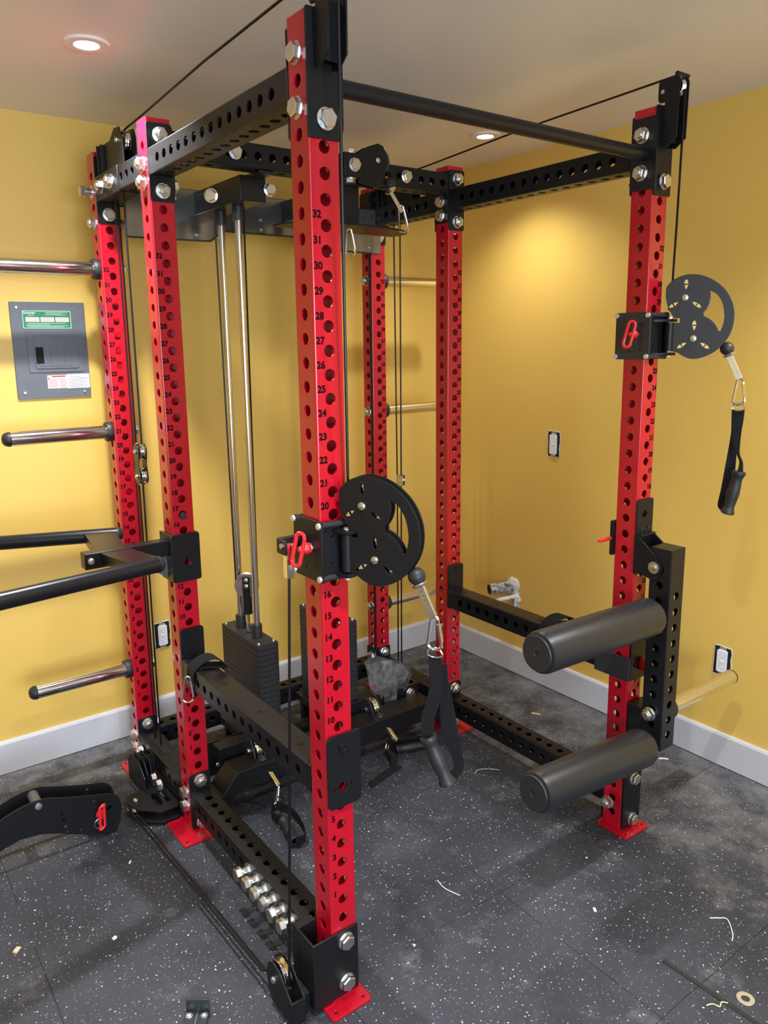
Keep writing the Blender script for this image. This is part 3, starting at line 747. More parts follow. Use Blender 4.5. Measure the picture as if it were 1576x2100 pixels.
def trolley(px, h, ang, zc, which, lab, handle_kind):
    a = math.radians(ang); e = Vector((math.cos(a), math.sin(a), 0)); nn = Vector((math.sin(a), -math.cos(a), 0))  # nn points at the viewer side
    h = Vector(h)
    t = thing('cable_trolley', 'black pulley trolley with round twin disc arm on the %s' % which, 'pulley trolley', (px,0,zc))
    x0 = px-H-.006
    z0, z1 = zc-.068, zc+.066
    # four plates boxed round the post
    side = sheet('side_plate', YZ(x0, 0, 0), rrect(-.056, .060, z0, z1, .004), [circ(-.022,zc+.032,.0035,8),circ(.012,zc+.034,.0035,8),circ(-.026,zc-.040,.0035,8),circ(.010,zc-.044,.0035,8)], .006, 'slate' if px > 1 else 'black', t)
    sheet('side_plate', YZ(px+H+.006, 0, 0), rrect(-.056, .060, z0, z1, .004), (), .006, 'black', t)
    sheet('front_plate', XZ(px, -H-.0075, 0), rrect(-H-.003, H+.020, z0+.004, z1-.004, .003), [circ(-.012,zc+.030,.0035,8),circ(-.012,zc-.030,.0035,8)], .006, 'black', t)
    sheet('back_plate', XZ(px, H+.012, 0), rrect(-H-.003, H+.003, z0+.004, z1-.004, .003), (), .006, 'black', t)
    for y in (-.050, .056):
        for z in (z0+.008, z1-.008):
            bm = B(); cyl(bm, (x0-.004, y, z), (1,0,0), .0075, 2*H+.020, 14); obj('guide_roller', bm, 'rubber', t)
            bm = lathe(B(), [(0,.004),(.0025,.0042),(.0025,.0055),(.0068,.0050),(.0072,.002),(.0072,0)], Matrix.Translation((x0-.004,y,z)) @ frame_to((-1,0,0)), 16); obj('roller_screw', bm, 'crumbm', t)
    # hinge
    hb = h - e*.018
    bm = cyl(B(), (hb.x, hb.y, zc-.046), (0,0,1), .0125, .082, 24); hinge = obj('hinge_barrel', bm, 'black', t)
    for z in (zc-.058, zc+.038):
        me = shape([(px-.012,-H-.008),(px+.052,-H-.008),(hb.x+.020,hb.y),(hb.x+.010,hb.y-.016),(hb.x-.010,hb.y-.016),(hb.x-.016,hb.y)], (), .008, .0008); me.transform(Matrix.Translation((0,0,z+.004)))
        link('hinge_lug', me, 'black', t, 35)
    bolt('small_bolt', (hb.x,hb.y,zc+.047), (0,0,1), t); bolt('small_bolt', (hb.x,hb.y,zc-.060), (0,0,-1), t)
    # disc plates
    ol, cr = disc_outline(), crescent()
    c1, c2 = (.0206,.0578), (.0487,-.0582)
    holes = [cr]+[leaf(c1, g) for g in (PI/2, math.radians(212), math.radians(-34))]+[leaf(c2, g) for g in (PI/2, math.radians(212), math.radians(-34))]
    for off in (.0, -.024):
        mtx = plane_mtx(h+nn*off, e, (0,0,1))
        me = shape(ol, holes, .005, .0006); me.transform(mtx)
        link('disc_plate', me, 'slate' if px > 1 else 'black', t, 30)
    for c in (c1, c2):
        p = h+e*c[0]+Vector((0,0,c[1]))
        bm = lathe(B(), wheel_prof(.050,.007), Matrix.Translation(p-nn*.012) @ frame_to(nn), 32); obj('pulley_wheel', bm, 'chrome', t)
        bolt('small_bolt', p+nn*.003, nn, t)
    # red pull knob
    ky, kz = -.012, zc+.004
    bm = lathe(B(), [(.0095,0),(.0095,.004),(.0085,.006)], Matrix.Translation((x0-.003,ky,kz)) @ frame_to((-1,0,0)), 20); obj('plunger_collar', bm, 'zinc', t)
    bm = lathe(B(), [(0,.004),(.0120,.005),(.0135,.010),(.0115,.018),(.0075,.024),(.006,.032),(0,.034)], Matrix.Translation((x0-.003,ky,kz)) @ frame_to((-1,0,0)), 20)
    til = math.radians(14); pts = []
    for k in range(28):
        aa = 2*PI*k/28; u, v = .0120*math.cos(aa), .0135*math.sin(aa)+(.024 if math.sin(aa) > 0 else -.024)
        if abs(math.cos(aa)) > .75: u *= .82
        hh = u*math.cos(til)-v*math.sin(til)*.9
        pts.append((x0-.034-hh*.6, ky+.002+hh*.8, kz+v*math.cos(til)+u*math.sin(til)))
    tube(bm, cat_rom(pts, 2, True), .0046, 8, True)
    obj('pull_knob', bm, 'redp', t)
    # cable running down to the disc, its stop ball and link
    P = lambda tt, z, d=0.: h+e*tt+Vector((0,0,z))-nn*(.012+d)
    cb = cable('black cable dropping from the top of the %s to its pulley trolley' % which, [(px,-.097,2.262),(px+.003,-.092,1.9),P(-.018,.10,0.0),P(-.020,.075,0)])
    bm = lathe(B(), [(0,.0195),(.010,.0165),(.017,.0095),(.0195,0),(.017,-.0095),(.010,-.0165),(0,-.0195)], Matrix.Translation(P(.139,-.088)), 24); obj('stop_ball', bm, 'rubber', cb)
    d = (P(.178,-.177)-P(.146,-.107)).normalized()
    bm = lathe(B(), [(0,-.004),(.016,-.003),(.0185,0),(.0165,.003),(.008,.006),(0,.006)], Matrix.Translation(P(.146,-.105)) @ frame_to(d), 20); obj('stop_washer', bm, 'zinc', cb)
    m = Matrix.Translation(P(.1465,-.108)) @ frame_to(d)
    me = shape(rrect(-.0085,.0085,0,.072,.003), [circ(.001,.012,.0022,8),circ(.001,.022,.0022,8),circ(.001,.032,.0022,8)], .012, .0005)
    side_v = d.cross(nn).normalized()
    me.transform(plane_mtx(P(.1465,-.108), side_v, d)); link('swivel_link', me, 'zinc', cb, 30)
    # carabiner
    cm = plane_mtx(P(.178,-.172), e, nn*-1)
    basis = Matrix((e, -nn, Vector((0,0,1)))).transposed().to_4x4(); basis.translation = P(.179,-.172)
    carabiner(basis, 'silver snap hook hanging from the link of the %s trolley' % which, L=.075, wdt=.030)
    # handle
    hd = thing('stirrup_pull', 'black webbing stirrup with rubber grip hanging at the %s' % which, 'stirrup pull', P(.18,-.25))
    ring = []
    for k in range(20):
        aa = 2*PI*k/20; ring.append(P(.180+.0165*math.cos(aa), -.258+(.0155*math.sin(aa) if math.sin(aa) > 0 else .006*math.sin(aa))))
    obj('d_ring', tube(B(), ring, .0023, 8, True), 'chrome', hd)
    bm = B()
    if handle_kind == 'A':
        Lp = [(.165,-.258),(.166,-.290),(.167,-.330),(.160,-.370),(.150,-.400),(.148,-.432),(.153,-.462)]
        Rp = [(.194,-.262),(.195,-.290),(.196,-.330),(.190,-.370),(.180,-.400),(.176,-.432),(.178,-.462)]
        ribbon(bm, [P(*q) for q in Lp], [P(*q) for q in Rp], -nn)
        Lp = [(.184,-.290),(.186,-.330),(.181,-.40),(.186,-.45),(.206,-.500),(.214,-.530),(.200,-.548)]
        Rp = [(.197,-.290),(.200,-.330),(.214,-.395),(.224,-.450),(.234,-.500),(.236,-.528),(.222,-.556)]
        ribbon(bm, [P(q[0],q[1],.030) for q in Lp], [P(q[0],q[1],.030) for q in Rp], -nn)
        g0, g1 = P(.163,-.450), P(.211,-.555)
    else:
        Lp = [(.163,-.262),(.164,-.290),(.166,-.325),(.172,-.355),(.184,-.390),(.193,-.415),(.188,-.448)]
        Rp = [(.197,-.262),(.196,-.290),(.193,-.325),(.192,-.355),(.193,-.390),(.203,-.415),(.205,-.448)]
        ribbon(bm, [P(*q) for q in Lp], [P(*q) for q in Rp], -nn)
        Lp = [(.163,-.290),(.165,-.325),(.163,-.36),(.156,-.430),(.149,-.50),(.143,-.553),(.160,-.572)]
        Rp = [(.185,-.290),(.180,-.325),(.184,-.36),(.184,-.430),(.183,-.50),(.175,-.560),(.176,-.574)]
        ribbon(bm, [P(q[0],q[1],.030) for q in Lp], [P(q[0],q[1],.030) for q in Rp], -nn)
        g0, g1 = P(.195,-.440), P(.171,-.570)
    obj('strap', bm, 'fabric', hd)
    obj('grip', grip(B(), g0, g1), 'rubber', hd)
    return t
M['crumbm'] = nmat('pale_screw_head', (.72,.70,.64), rough=.4, metal=.6)
trolley(0, (.020,-.085,1.2), -60, 1.156, 'front left post', 'A', 'A')
trolley(W, (1.170,-.085,1.655), -62, 1.607, 'front right post', 'D', 'D')
# lower end of the front-left cable: bright square link and the run to the floor
c = cable('black cable running from the front left trolley down to the floor pulley', [(-.085,.018,1.095),(-.108,.011,.60),(-.135,.003,.085)])
bm = B(); box(bm, -.094, -.077, .009, .027, 1.092, 1.172); obj('square_link', bm, 'chrome', c, bevel=.001)
bm = B(); box(bm, -.098, -.042, .028, .044, 1.155, 1.180); box(bm,-.099,-.094,.006,.044,1.146,1.178); obj('link_clevis', bm, 'blacks', c, bevel=.001)
bm = cyl(B(), (-.104,.018,1.166), (1,0,0), .006, .010, 12); obj('clevis_pin', bm, 'zinc', c)
cable('black cable doubled along the floor on the left of the rack, outer strand', [(-.142,.070,.085),(-.148,.12,.050),(-.178,1.02,.034),(-.176,1.05,.033),(-.16,1.07,.032)])
cable('black cable doubled along the floor on the left of the rack, inner strand', [(-.130,.070,.070),(-.136,.12,.042),(-.164,.99,.034),(-.150,1.02,.033),(-.12,1.03,.032)])
# overhead cables
cable('black cable overhead along the left side of the rack', [(.0,-.066,2.302),(.0,.0,2.300),(.0,.5,2.286),(.0,.95,2.262),(.0,1.09,2.256),(.0,1.125,2.250),(.0,1.141,2.235),(.0,1.144,2.20)])
cable('black cable overhead along the right side of the rack', [(W,-.066,2.302),(W,.0,2.300),(W,.5,2.286),(W,.95,2.262),(W,1.09,2.256),(W,1.125,2.250),(W,1.141,2.235),(W,1.144,2.20)])
# rear vertical cables
cable('black cable down to the travelling double pulley near the rear left post', [(0,1.150,2.15),(0,1.150,1.27)])
cable('black cable below the travelling double pulley near the rear left post', [(.0,1.166,1.14),(.0,1.176,.15)])
cable('thin black cable close beside the rear left post', [(.0,1.235,2.15),(.0,1.235,1.6),(.0,1.235,.15)])
tp = thing('travelling_pulley', 'double chrome pulley in black link plates hanging by the rear left post', 'pulley', (0,1.17,1.14))
for dz in (1.244, 1.158):
    bm = lathe(B(), wheel_prof(.030,.009), Matrix.Translation((.0,1.172,dz)) @ frame_to((1,0,0)), 28); obj('pulley_wheel', bm, 'chrome', tp)
    bolt('small_bolt', (-.016,1.172,dz), (-1,0,0), tp)
o8 = []
for cz, a0, a1 in ((1.244,-.35,PI+.35),(1.158,PI-.35,2*PI+.35)):
    for k in range(11):
        a = a0+(a1-a0)*k/10; o8.append((1.172+.027*math.cos(a), cz+.027*math.sin(a)))
o8 = o8[:11]+[(1.172-.016,1.201)]+o8[11:]+[(1.172+.016,1.201)]
for x in (-.0135, .0135): sheet('link_plate', YZ(x,0,0), o8, (), .003, 'blacks', tp)
ca = cable('black cable nearest the front side of the rear right post', [(W,1.162,2.15),(W,1.168,1.03),(W,1.176,.15)])
bm = B(); box(bm, W-.010, W-.006, 1.15, 1.19, .99, 1.035); box(bm, W+.006, W+.010, 1.15, 1.19, .99, 1.035); cyl(bm, (W-.014,1.17,1.012), (1,0,0), .005, .028, 10); cyl(bm, (W-.006,1.17,1.012), (1,0,0), .013, .012, 16); obj('cable_coupler', bm, 'zinc', ca)
cable('second thin black cable beside the rear right post', [(W,1.205,2.15),(W,1.196,1.03),(W,1.200,.15)])
for xs, nm in ((XS1,'left'),(XS2,'right')):
    ud = Vector((.806,-.592,0)); pc = Vector((xs,1.107,0))
    pts = [pc-ud*.050+Vector((0,0,2.05)), pc-ud*.0405+Vector((0,0,.74))]+[pc+ud*(-.0405*math.cos(PI*k/10))+Vector((0,0,.715-.0405*math.sin(PI*k/10))) for k in range(11)]+[pc+ud*.0405+Vector((0,0,.74)), pc+ud*.050+Vector((0,0,2.05))]
    cable('black cable looped round the pulley over the %s weight stack' % nm, pts)
# centre high pulley cable end
c = cable('cable end with round stop hanging from the middle overhead pulley', [(.790,.799,2.195),(.790,.792,2.15),(.790,.785,2.125)])
bm = lathe(B(), [(0,.0215),(.011,.018),(.018,.0105),(.0215,0),(.018,-.0105),(.011,-.018),(0,-.0215)], Matrix.Translation((.789,.782,2.122)), 24); obj('stop_ball', bm, 'rubber', c)
v0, v1 = Vector((.787,.776,2.103)), Vector((.806,.748,2.045))
bm = lathe(B(), [(0,-.003),(.020,-.002),(.021,.001),(.016,.005),(.006,.010),(0,.010)], Matrix.Translation(v0) @ frame_to(v1-v0), 20); obj('stop_washer', bm, 'zinc', c)
bm = B(); box(bm, -.0085,.0085,-.006,.006,0,.062, Matrix.Translation(v0) @ frame_to(v1-v0)); box(bm, -.0085,-.003,-.006,.006,.06,.085, Matrix.Translation(v0) @ frame_to(v1-v0)); obj('swivel_link', bm, 'chrome', c, bevel=.0006)
def rotm(loc, yaw, tilt=0, pitch=0):
    return Matrix.Translation(loc) @ Matrix.Rotation(yaw, 4, 'Z') @ Matrix.Rotation(tilt, 4, 'Y') @ Matrix.Rotation(pitch, 4, 'X')
carabiner(rotm((.806,.745,2.052), -.6, -.12), 'silver snap hook hooked between overhead link and hanger plate tip', .088, .030, .0032)
carabiner(rotm((.590,.742,1.962), -.35, -.05), 'silver snap hook dangling free below the overhead hanger plate', .085, .030, .0034)

# low pulley cable ends and floor handles
def low_end(ball, end, label):
    b0, e0 = Vector(ball), Vector(end); d = (e0-b0).normalized()
    c = cable(label, [b0-d*.03+Vector((0,.03,0)), b0])
    bm = lathe(B(), [(0,.0195),(.010,.0165),(.017,.0095),(.0195,0),(.017,-.0095),(.010,-.0165),(0,-.0195)], Matrix.Translation(b0), 24); obj('stop_ball', bm, 'rubber', c)
    bm = lathe(B(), [(0,-.003),(.0175,-.002),(.0185,.001),(.014,.005),(0,.007)], Matrix.Translation(b0+d*.018) @ frame_to(d), 20); obj('stop_washer', bm, 'zinc', c)
    bm = B(); L = (e0-b0).length; box(bm, -.008,.008,-.006,.006,.020,L, Matrix.Translation(b0) @ frame_to(d)); obj('swivel_link', bm, 'chrome', c, bevel=.0006)
low_end((.238,.835,.160), (.262,.770,.085), 'low cable end with grey ball beside the left weight stack')
low_end((W-.375,.835,.160), (W-.345,.770,.080), 'low cable end with pale ball beside the right weight stack')
def flat_m(loc, yaw, pitch): return Matrix.Translation(loc) @ Matrix.Rotation(yaw, 4, 'Z') @ Matrix.Rotation(pitch, 4, 'X')
carabiner(Matrix.Translation((.268,.775,.085)) @ Matrix.Rotation(.9,4,'Z') @ Matrix.Rotation(1.05,4,'Y'), 'silver snap hook drooping from the low left cable end', .080, .034, .0028)
def floor_handle(g0, g1, loop, label, ringp):
    hd = thing('stirrup_pull', label, 'stirrup pull', (g0[0], g0[1], 0))
    obj('grip', grip(B(), g0, g1), 'rubber', hd)
    bm = B()
    for lp in loop:
        L = [Vector(p)+Vector((-.0, 0, .017)) for p in lp]; R = [Vector(p)+Vector((.0,0,-.017)) for p in lp]
        R = [Vector((r.x, r.y, max(r.z, .003))) for r in R]
        ribbon(bm, L, R, (.7,.7,0))
    obj('strap', bm, 'fabric', hd)
    rg = [Vector(ringp)+Vector((.016*math.cos(2*PI*k/16), .012*math.cos(2*PI*k/16), .016*math.sin(2*PI*k/16))) for k in range(16)]
    obj('d_ring', tube(B(), rg, .0022, 6, True), 'chrome', hd)
floor_handle((.222,.668,.022), (.197,.545,.022), [[(.232,.735,.04),(.205,.72,.03),(.205,.69,.025),(.220,.665,.022)], [(.232,.735,.04),(.262,.69,.03),(.262,.62,.022),(.235,.545,.022),(.197,.540,.022)]],
             'black webbing handle lying on the floor beside the lower left beam', (.240,.742,.045))
floor_handle((.800,.800,.024), (.925,.755,.024), [[(.745,.79,.04),(.735,.74,.028),(.765,.74,.022),(.800,.790,.024)], [(.745,.79,.05),(.80,.83,.040),(.88,.82,.03),(.935,.78,.024),(.925,.755,.024)]],
             'black webbing handle lying on the floor in front of the right weight stack', (.750,.785,.060))
bm = B(); ribbon(bm, [(.60,.70,.004),(.68,.72,.004),(.745,.74,.004)], [(.59,.668,.004),(.68,.69,.004),(.76,.705,.006)], (0,0,1), .004)
tag(obj('nylon_strap', bm, 'fabric'), 'flat dark strap lying on the floor behind the front left post', 'strap')

# ------------------------------------------------------------ safety arms
def safety(x, label, m='black', holes=True):
    t = thing('safety_arm', label, 'safety arm', (x, YB/2, .57))
    bm = along(ptube(.055, YB-.052, [.10+.05*k for k in range(15)], []), 'y', (x,0,.576)); ar = obj('arm_tube', bm, 'blacks', t, smooth=25)
    bm = B()
    for y in (.14,.36,.58,.76): lathe(bm, [(.0075,0),(.0075,.0012),(.0045,.0012),(.0035,-.001),(0,-.001)], Matrix.Translation((x+.0,y,.576+H)), 14)
    obj('tube_screw', bm, 'blacks', ar)
    # front bracket round A
    sheet('bracket_plate', XZ(x+.008, -H-.006, 0), rrect(-.045, .045, .533, .714, .010), [circ(-.006,.583,.0125,16), circ(-.028,.583,.005,8), circ(.018,.585,.005,8)], .006, 'blacks', t)
    bm = cyl(B(), (x+.004,-H-.009,.682), (0,-1,0), .0115, .003, 16); lathe(bm, [(.0115,.003),(.0105,.006),(.006,.006),(.005,.004),(0,.004)], Matrix.Translation((x+.004,-H-.009,.682)) @ frame_to((0,-1,0)), 16); obj('pin_head', bm, 'black', t)
    sheet('bracket_side', YZ(x+H+.010, 0, 0), rrect(-H-.006, .075, .530, .61, .004), (), .005, 'blacks', t)
    bm = box(B(), x-H, x+H, H+.003, .055, .54, .612); obj('end_block', bm, 'blacks', t, bevel=.001)
    # rear hook plate on B
    sheet('bracket_plate', XZ(x+.001, YB-H-.006, 0), rrect(-H-.001, H+.005, .600, .714, .010), (), .006, 'blacks', t)
    bm = box(B(), x-H-.001, x+H+.001, YB-.052, YB-H-.001, .538, .613); obj('end_block', bm, 'blacks', t, bevel=.001)
    bm = cyl(B(), (x+.004,YB-H-.009,.690), (0,-1,0), .0115, .002, 16); obj('pin_head', bm, 'black', t)
    return t
safety(0, 'black perforated safety arm level between the front and middle left posts')
s2 = safety(W, 'black perforated safety arm level between the front and middle right posts')
bm = box(B(), W-H-.012, W-H-.004, -.046, .085, .535, .612); obj('bracket_side', bm, 'slate', s2, bevel=.001)
bm = box(B(), W+H*.2, W+.034, -H-.03, -H-.006, .56, .60); obj('pin_block', bm, 'redp', s2, bevel=.006, seg=3)
# strap loops over the arms
def strap_loop(x, y, label, s=1):
    bm = B()
    z = .576+H
    c = [(x-H-.003,y+.01,z-.045),(x-H-.006,y+.005,z-.01),(x-H+.01,y,z+.012),(x,y-.01,z+.030),(x+.025,y-.03,z+.034),(x+.045,y-.055,z+.014),(x+.036,y-.075,z+.002)]
    ribbon(bm, [Vector(p)+Vector((0,.027,0)) for p in c], [Vector(p)+Vector((0,-.027,0)) for p in c], (.3,.1,.9), .004)
    c = [(x-H+.012,y,z+.002),(x-.01,y-.005,z+.006),(x+.025,y-.02,z+.004),(x+.045,y-.055,z+.010)]
    ribbon(bm, [Vector(p)+Vector((0,.027,0)) for p in c], [Vector(p)+Vector((0,-.027,0)) for p in c], (.3,.1,.9), .004)
    return tag(obj('nylon_strap', bm, 'fabric'), label, 'strap')
strap_loop(0, .735, 'glossy black strap curled over the rear end of the left safety arm')
strap_loop(W, .30, 'black strap fold standing up on the right safety arm')
carabiner(rotm((-.050,.740,.590), -.55, .05), 'silver snap hook hanging from the strap on the left safety arm', .085, .032, .0032)

# ------------------------------------------------------------ leg roller attachment on D
t = thing('leg_roller_attachment', 'black swing arm with two padded leg rollers on the front right post', 'gym attachment', (W,-.128,.345))
bm = along(ptube(.345, .985, [.345+.027+.05*k for k in range(12)], [.345+.045+.05*k for k in range(10)], ends=True), 'z', (W, -.128, 0)); obj('swing_arm', bm, 'blacks', t, smooth=25)
hp_ = [(-H-.003,.900),(-H-.003,1.010),(-.056,1.004),(-.120,.956),(-.138,.925),(-.130,.900),(-.110,.884)]
for dx in (-H-.0035, H+.0035): sheet('hinge_cheek', YZ(W+dx, 0, 0), hp_, (), .005, 'black', t)
sheet('mount_plate', XZ(W, -H-.005, 0), rrect(-H-.003, H+.003, .885, 1.118, .008), [[(x,z) for x, z in circ(-.004, 1.072, .013, 18)]], .005, 'black', t)
bm = cyl(B(), (W-.001,-H+.004,1.072), (0,-1,0), .0105, .004, 18); obj('lock_pin', bm, 'dark', t)
bm = box(B(), W-H, W+H, -.060, -H-.006, 1.008, 1.013); obj('mount_lip', bm, 'black', t, bevel=.0008)
bm = B()
for dx in (-.018,.018): lathe(bm, [(0,0),(.0055,0),(.0055,.002),(0,.002)], Matrix.Translation((W+dx,-H-.008,1.028)) @ frame_to((0,-1,0)), 12)
obj('plate_screw', bm, 'rubber', t)
bm = lathe(B(), [(0,0),(.0185,0),(.0185,.003),(.009,.003),(.009,.008),(0,.009)], Matrix.Translation((W-H-.007,-.112,.925)) @ frame_to((-1,0,0)), 24); obj('pivot_bolt', bm, 'zinc', t)
bm = box(B(), W-H-.0, W+H, -.092, -H-.003, .352, .462); obj('lower_stop_block', bm, 'blacks', t, bevel=.004)
bolt('hex_nut', (W-H-.001,-.122,.456), (-1,0,0), t)
sheet('rear_clamp_plate', YZ(W-.0,0,0), rrect(.04,.052,.93,1.04,.004), (), .08, 'black', t)
bm = lathe(B(), [(0,0),(.006,0),(.006,.05),(.004,.058),(0,.06)], Matrix.Translation((W-.045,.046,.985)) @ frame_to((-1,0,0)), 12); obj('pull_pin', bm, 'redp', t)
for z, sl in ((.786, .022), (.362, .065)):
    d = Vector((-1,0,sl)).normalized(); p0 = Vector((W-H,-.135,z)); LR = .49
    bm = B(); cyl(bm, p0, d, .0125, .34, 20); lathe(bm, [(.0125,0),(.021,0),(.021,.008),(.0125,.012)], Matrix.Translation(p0) @ frame_to(d), 20)
    ax = obj('roller_axle', bm, 'blacks', t)
    R0 = .0575; pm_ = Matrix.Translation(p0+d*.045) @ frame_to(d)
    bm = lathe(B(), [(.012,.0),(R0-.012,0),(R0-.003,.003),(R0,.012),(R0,LR-.015),(R0-.003,LR-.003),(R0-.012,LR),(.012,LR)], pm_, 48)
    pad = obj('foam_roller', bm, 'vinyl', t)
    bm = lathe(B(), [(0,.0005),(.005,.0005),(.006,.0015),(R0-.011,.0025),(R0-.008,.004),(R0-.010,.007),(.009,.007),(.008,.004),(.005,.004),(0,.004)], pm_ @ Matrix.Translation((0,0,LR)), 48)
    obj('end_disc', bm, 'rubber', pad)
    q0, q1 = p0+d*.05+Vector((0,-R0*.80,-R0*.60)), p0+d*(LR+.035)+Vector((0,-R0*.80,-R0*.60))
    obj('seam', tube(B(), [q0, q1], .0008, 5), 'rubber', pad)
pg_ = cyl(B(), (W+H,-.128,.452), (1,0,0), .0240, .385, 32); pgo = obj('weight_peg', pg_, 'chrome', t)
obj('peg_collar', lathe(B(), [(.0245,.0),(.033,.0),(.0345,.004),(.0345,.018),(.032,.022),(.0245,.022)], Matrix.Translation((W+H,-.128,.452)) @ frame_to((1,0,0)), 32), 'rubber', pgo)
obj('peg_end_cap', lathe(B(), [(.0242,-.003),(.0250,.0),(.0235,.004),(0,.005)], Matrix.Translation((W+H+.385,-.128,.452)) @ frame_to((1,0,0)), 32), 'rubber', pgo)

# ------------------------------------------------------------ dip handles on B
t = thing('dip_bar_attachment', 'black V shaped dip bars clamped to the middle left post', 'gym attachment', (0,YB,.875))
zt = .985
bm = box(B(), -H-.008, H+.008, YB-H-.010, YB-H-.002, .876, 1.020); box(bm, -H-.010, -H-.002, YB-H-.010, YB+H+.010, .876, 1.020); box(bm, H+.002, H+.008, YB-H-.002, YB+H, .880, 1.015)
me = shape(rrect(-H-.010, H+.009, .872, 1.022, .007), [circ(.004, .932, .0128, 20)], .009, .0015); me.transform(XZ(0, YB-H-.007, 0)); link('clamp_plate', me, 'blacks', t, 35)
bm = box(B(), -H-.011, -H-.002, YB-H-.008, YB+H+.012, .872, 1.022); box(bm, H+.002, H+.009, YB-H-.008, YB+.02, .872, 1.022); obj('clamp_side', bm, 'blacks', t, bevel=.0015)
bm = box(B(), -.300, -H-.010, YB-.022, YB+.022, .955, 1.003); arm = obj('support_arm', bm, 'blacks', t, bevel=.0025)
bm = B(); sheet('gusset', XZ(0, YB-.0, 0), [(-H-.010,.956),(-.125,.956),(-.100,.915),(-H-.010,.880)], [circ(-.055,.94,.005,10),circ(-.055,.90,.005,10)], .006, 'lightpin', t)
for s, tip, far in ((-1,(-.137,.668),(-.70,.580)),(1,(-.112,1.100),(-.72,1.330))):
    a = Vector((tip[0],tip[1],zt)); b_ = Vector((far[0],far[1],zt)); d = (b_-a).normalized()
    q = tube(B(), [a+d*.006, b_], .0230, 28)
    hb = obj('dip_bar', q, 'blacks', t)
    obj('bar_end_cap', lathe(B(), [(0,-.012),(.011,-.010),(.019,-.004),(.0235,.004),(.0235,.010),(0,.010)], Matrix.Translation(a) @ frame_to(d), 24), 'rubber', hb)
    y0 = YB+s*.020
    u1, u2 = (-.255, -.165)
    yb = lambda x: a.y+(b_.y-a.y)*(x-a.x)/(b_.x-a.x)
    px = [(u1, y0), (u2, y0), (u2+.035*(1 if s<0 else 1), yb(u2+.03)-s*.008), (u1+.035, yb(u1+.03)-s*.008)]
    bm = B(); f = [bm.verts.new((x, y, .968)) for x, y in px]; g = [bm.verts.new((x, y, 1.000)) for x, y in px]
    bm.faces.new(f[::-1]); bm.faces.new(g)
    for i in range(4): bm.faces.new((f[i], f[(i+1)%4], g[(i+1)%4], g[i]))
    obj('cross_gusset', bm, 'blacks', t, bevel=.001)
bolt('small_bolt', (-.282, YB-.023, .980), (0,-1,0), t); 
for xx in (-.282, -.148):
    bm = lathe(B(), [(0,0),(.0105,0),(.0105,.005),(.007,.009),(0,.010)], Matrix.Translation((xx, YB-.023, .980)) @ frame_to((0,-1,0)), 18); obj('button_bolt', bm, 'zinc', t)
bm = cyl(B(), (.0,-0,0), (0,0,1), .001, .001, 6); bm.free()
# black pin in hole 17 of the middle left post
pp = cyl(B(), (0,YB-H+.004,Z0+PT*17-.003), (0,-1,0), .0105, .014, 20)
tag(obj('hitch_pin', pp, 'rubber', bevel=.001), 'short black pin plugged in a hole above the dip bar clamp', 'pin')

# ------------------------------------------------------------ lever arm on the floor, far left
t = thing('lever_arm', 'black curved double plate lever arm lying on the floor with a red pull pin', 'gym attachment', (-.45,1.03,0))
out = [(-.215,.075),(-.214,.092),(-.228,.128),(-.245,.143),(-.30,.155),(-.40,.182),(-.455,.200),(-.515,.190),(-.575,.160),(-.66,.098),(-.80,-.0),(-.80,-.0)]
top = [(v.x, v.y) for v in cat_rom([(x,z,0) for x, z in ((-.214,.085),(-.222,.120),(-.246,.143),(-.32,.163),(-.40,.188),(-.455,.205),(-.52,.200),(-.60,.170),(-.70,.110),(-.80,.040))], 4)]
bot = [(-.80,.004),(-.70,.040),(-.60,.078),(-.53,.096),(-.47,.090),(-.40,.064),(-.33,.028),(-.27,.004),(-.238,.004),(-.222,.040)]
hs = [circ(-.402,.130,.006,12), circ(-.398,.108,.006,12), circ(-.395,.085,.006,12), circ(-.392,.062,.006,12), circ(-.300,.140,.005,10), circ(-.350,.055,.005,10), circ(-.255,.095,.010,14)]
ln = shape(top+bot, hs, .005, .0007)
for y in (.985, 1.065):
    m2 = ln.copy(); m2.transform(XZ(0, y, 0)); link('arm_plate', m2, 'black', t, 35)
for x, z in ((-.468,.185),(-.30,.10)):
    bm = cyl(B(), (x,.985,z), (0,1,0), .0165, .080, 24); obj('spacer_tube', bm, 'lightpin', t)
bm = lathe(B(), [(0,.006),(.0105,.004),(.0115,0),(0,0)], Matrix.Translation((-.468,.982,.187)) @ frame_to((0,-1,0)), 20); obj('button_bolt', bm, 'zinc', t)
bm = lathe(B(), [(0,.028),(.012,.026),(.0155,.018),(.013,.010),(.007,.006),(.007,0)], Matrix.Translation((-.288,.982,.095)) @ frame_to((0,-1,0)), 20)
ll = []
for k in range(24):
    a = 2*PI*k/24; ll.append((-.288+.006*math.cos(a)+.008*math.sin(a), .95, .095+(.030 if math.sin(a) > 0 else -.034)+.010*math.sin(a)))
tube(bm, ll, .0045, 8, True); obj('pull_knob', bm, 'redp', t)
rg = [(-.291+.017*math.cos(2*PI*k/20), .976, .058+.017*math.sin(2*PI*k/20)) for k in range(20)]
obj('split_ring', tube(B(), rg, .0015, 6, True), 'zinc', t)
bm = cyl(B(), (-.291,.983,.060), (0,-1,0), .008, .003, 16); obj('plate_bolt', bm, 'lightpin', t)

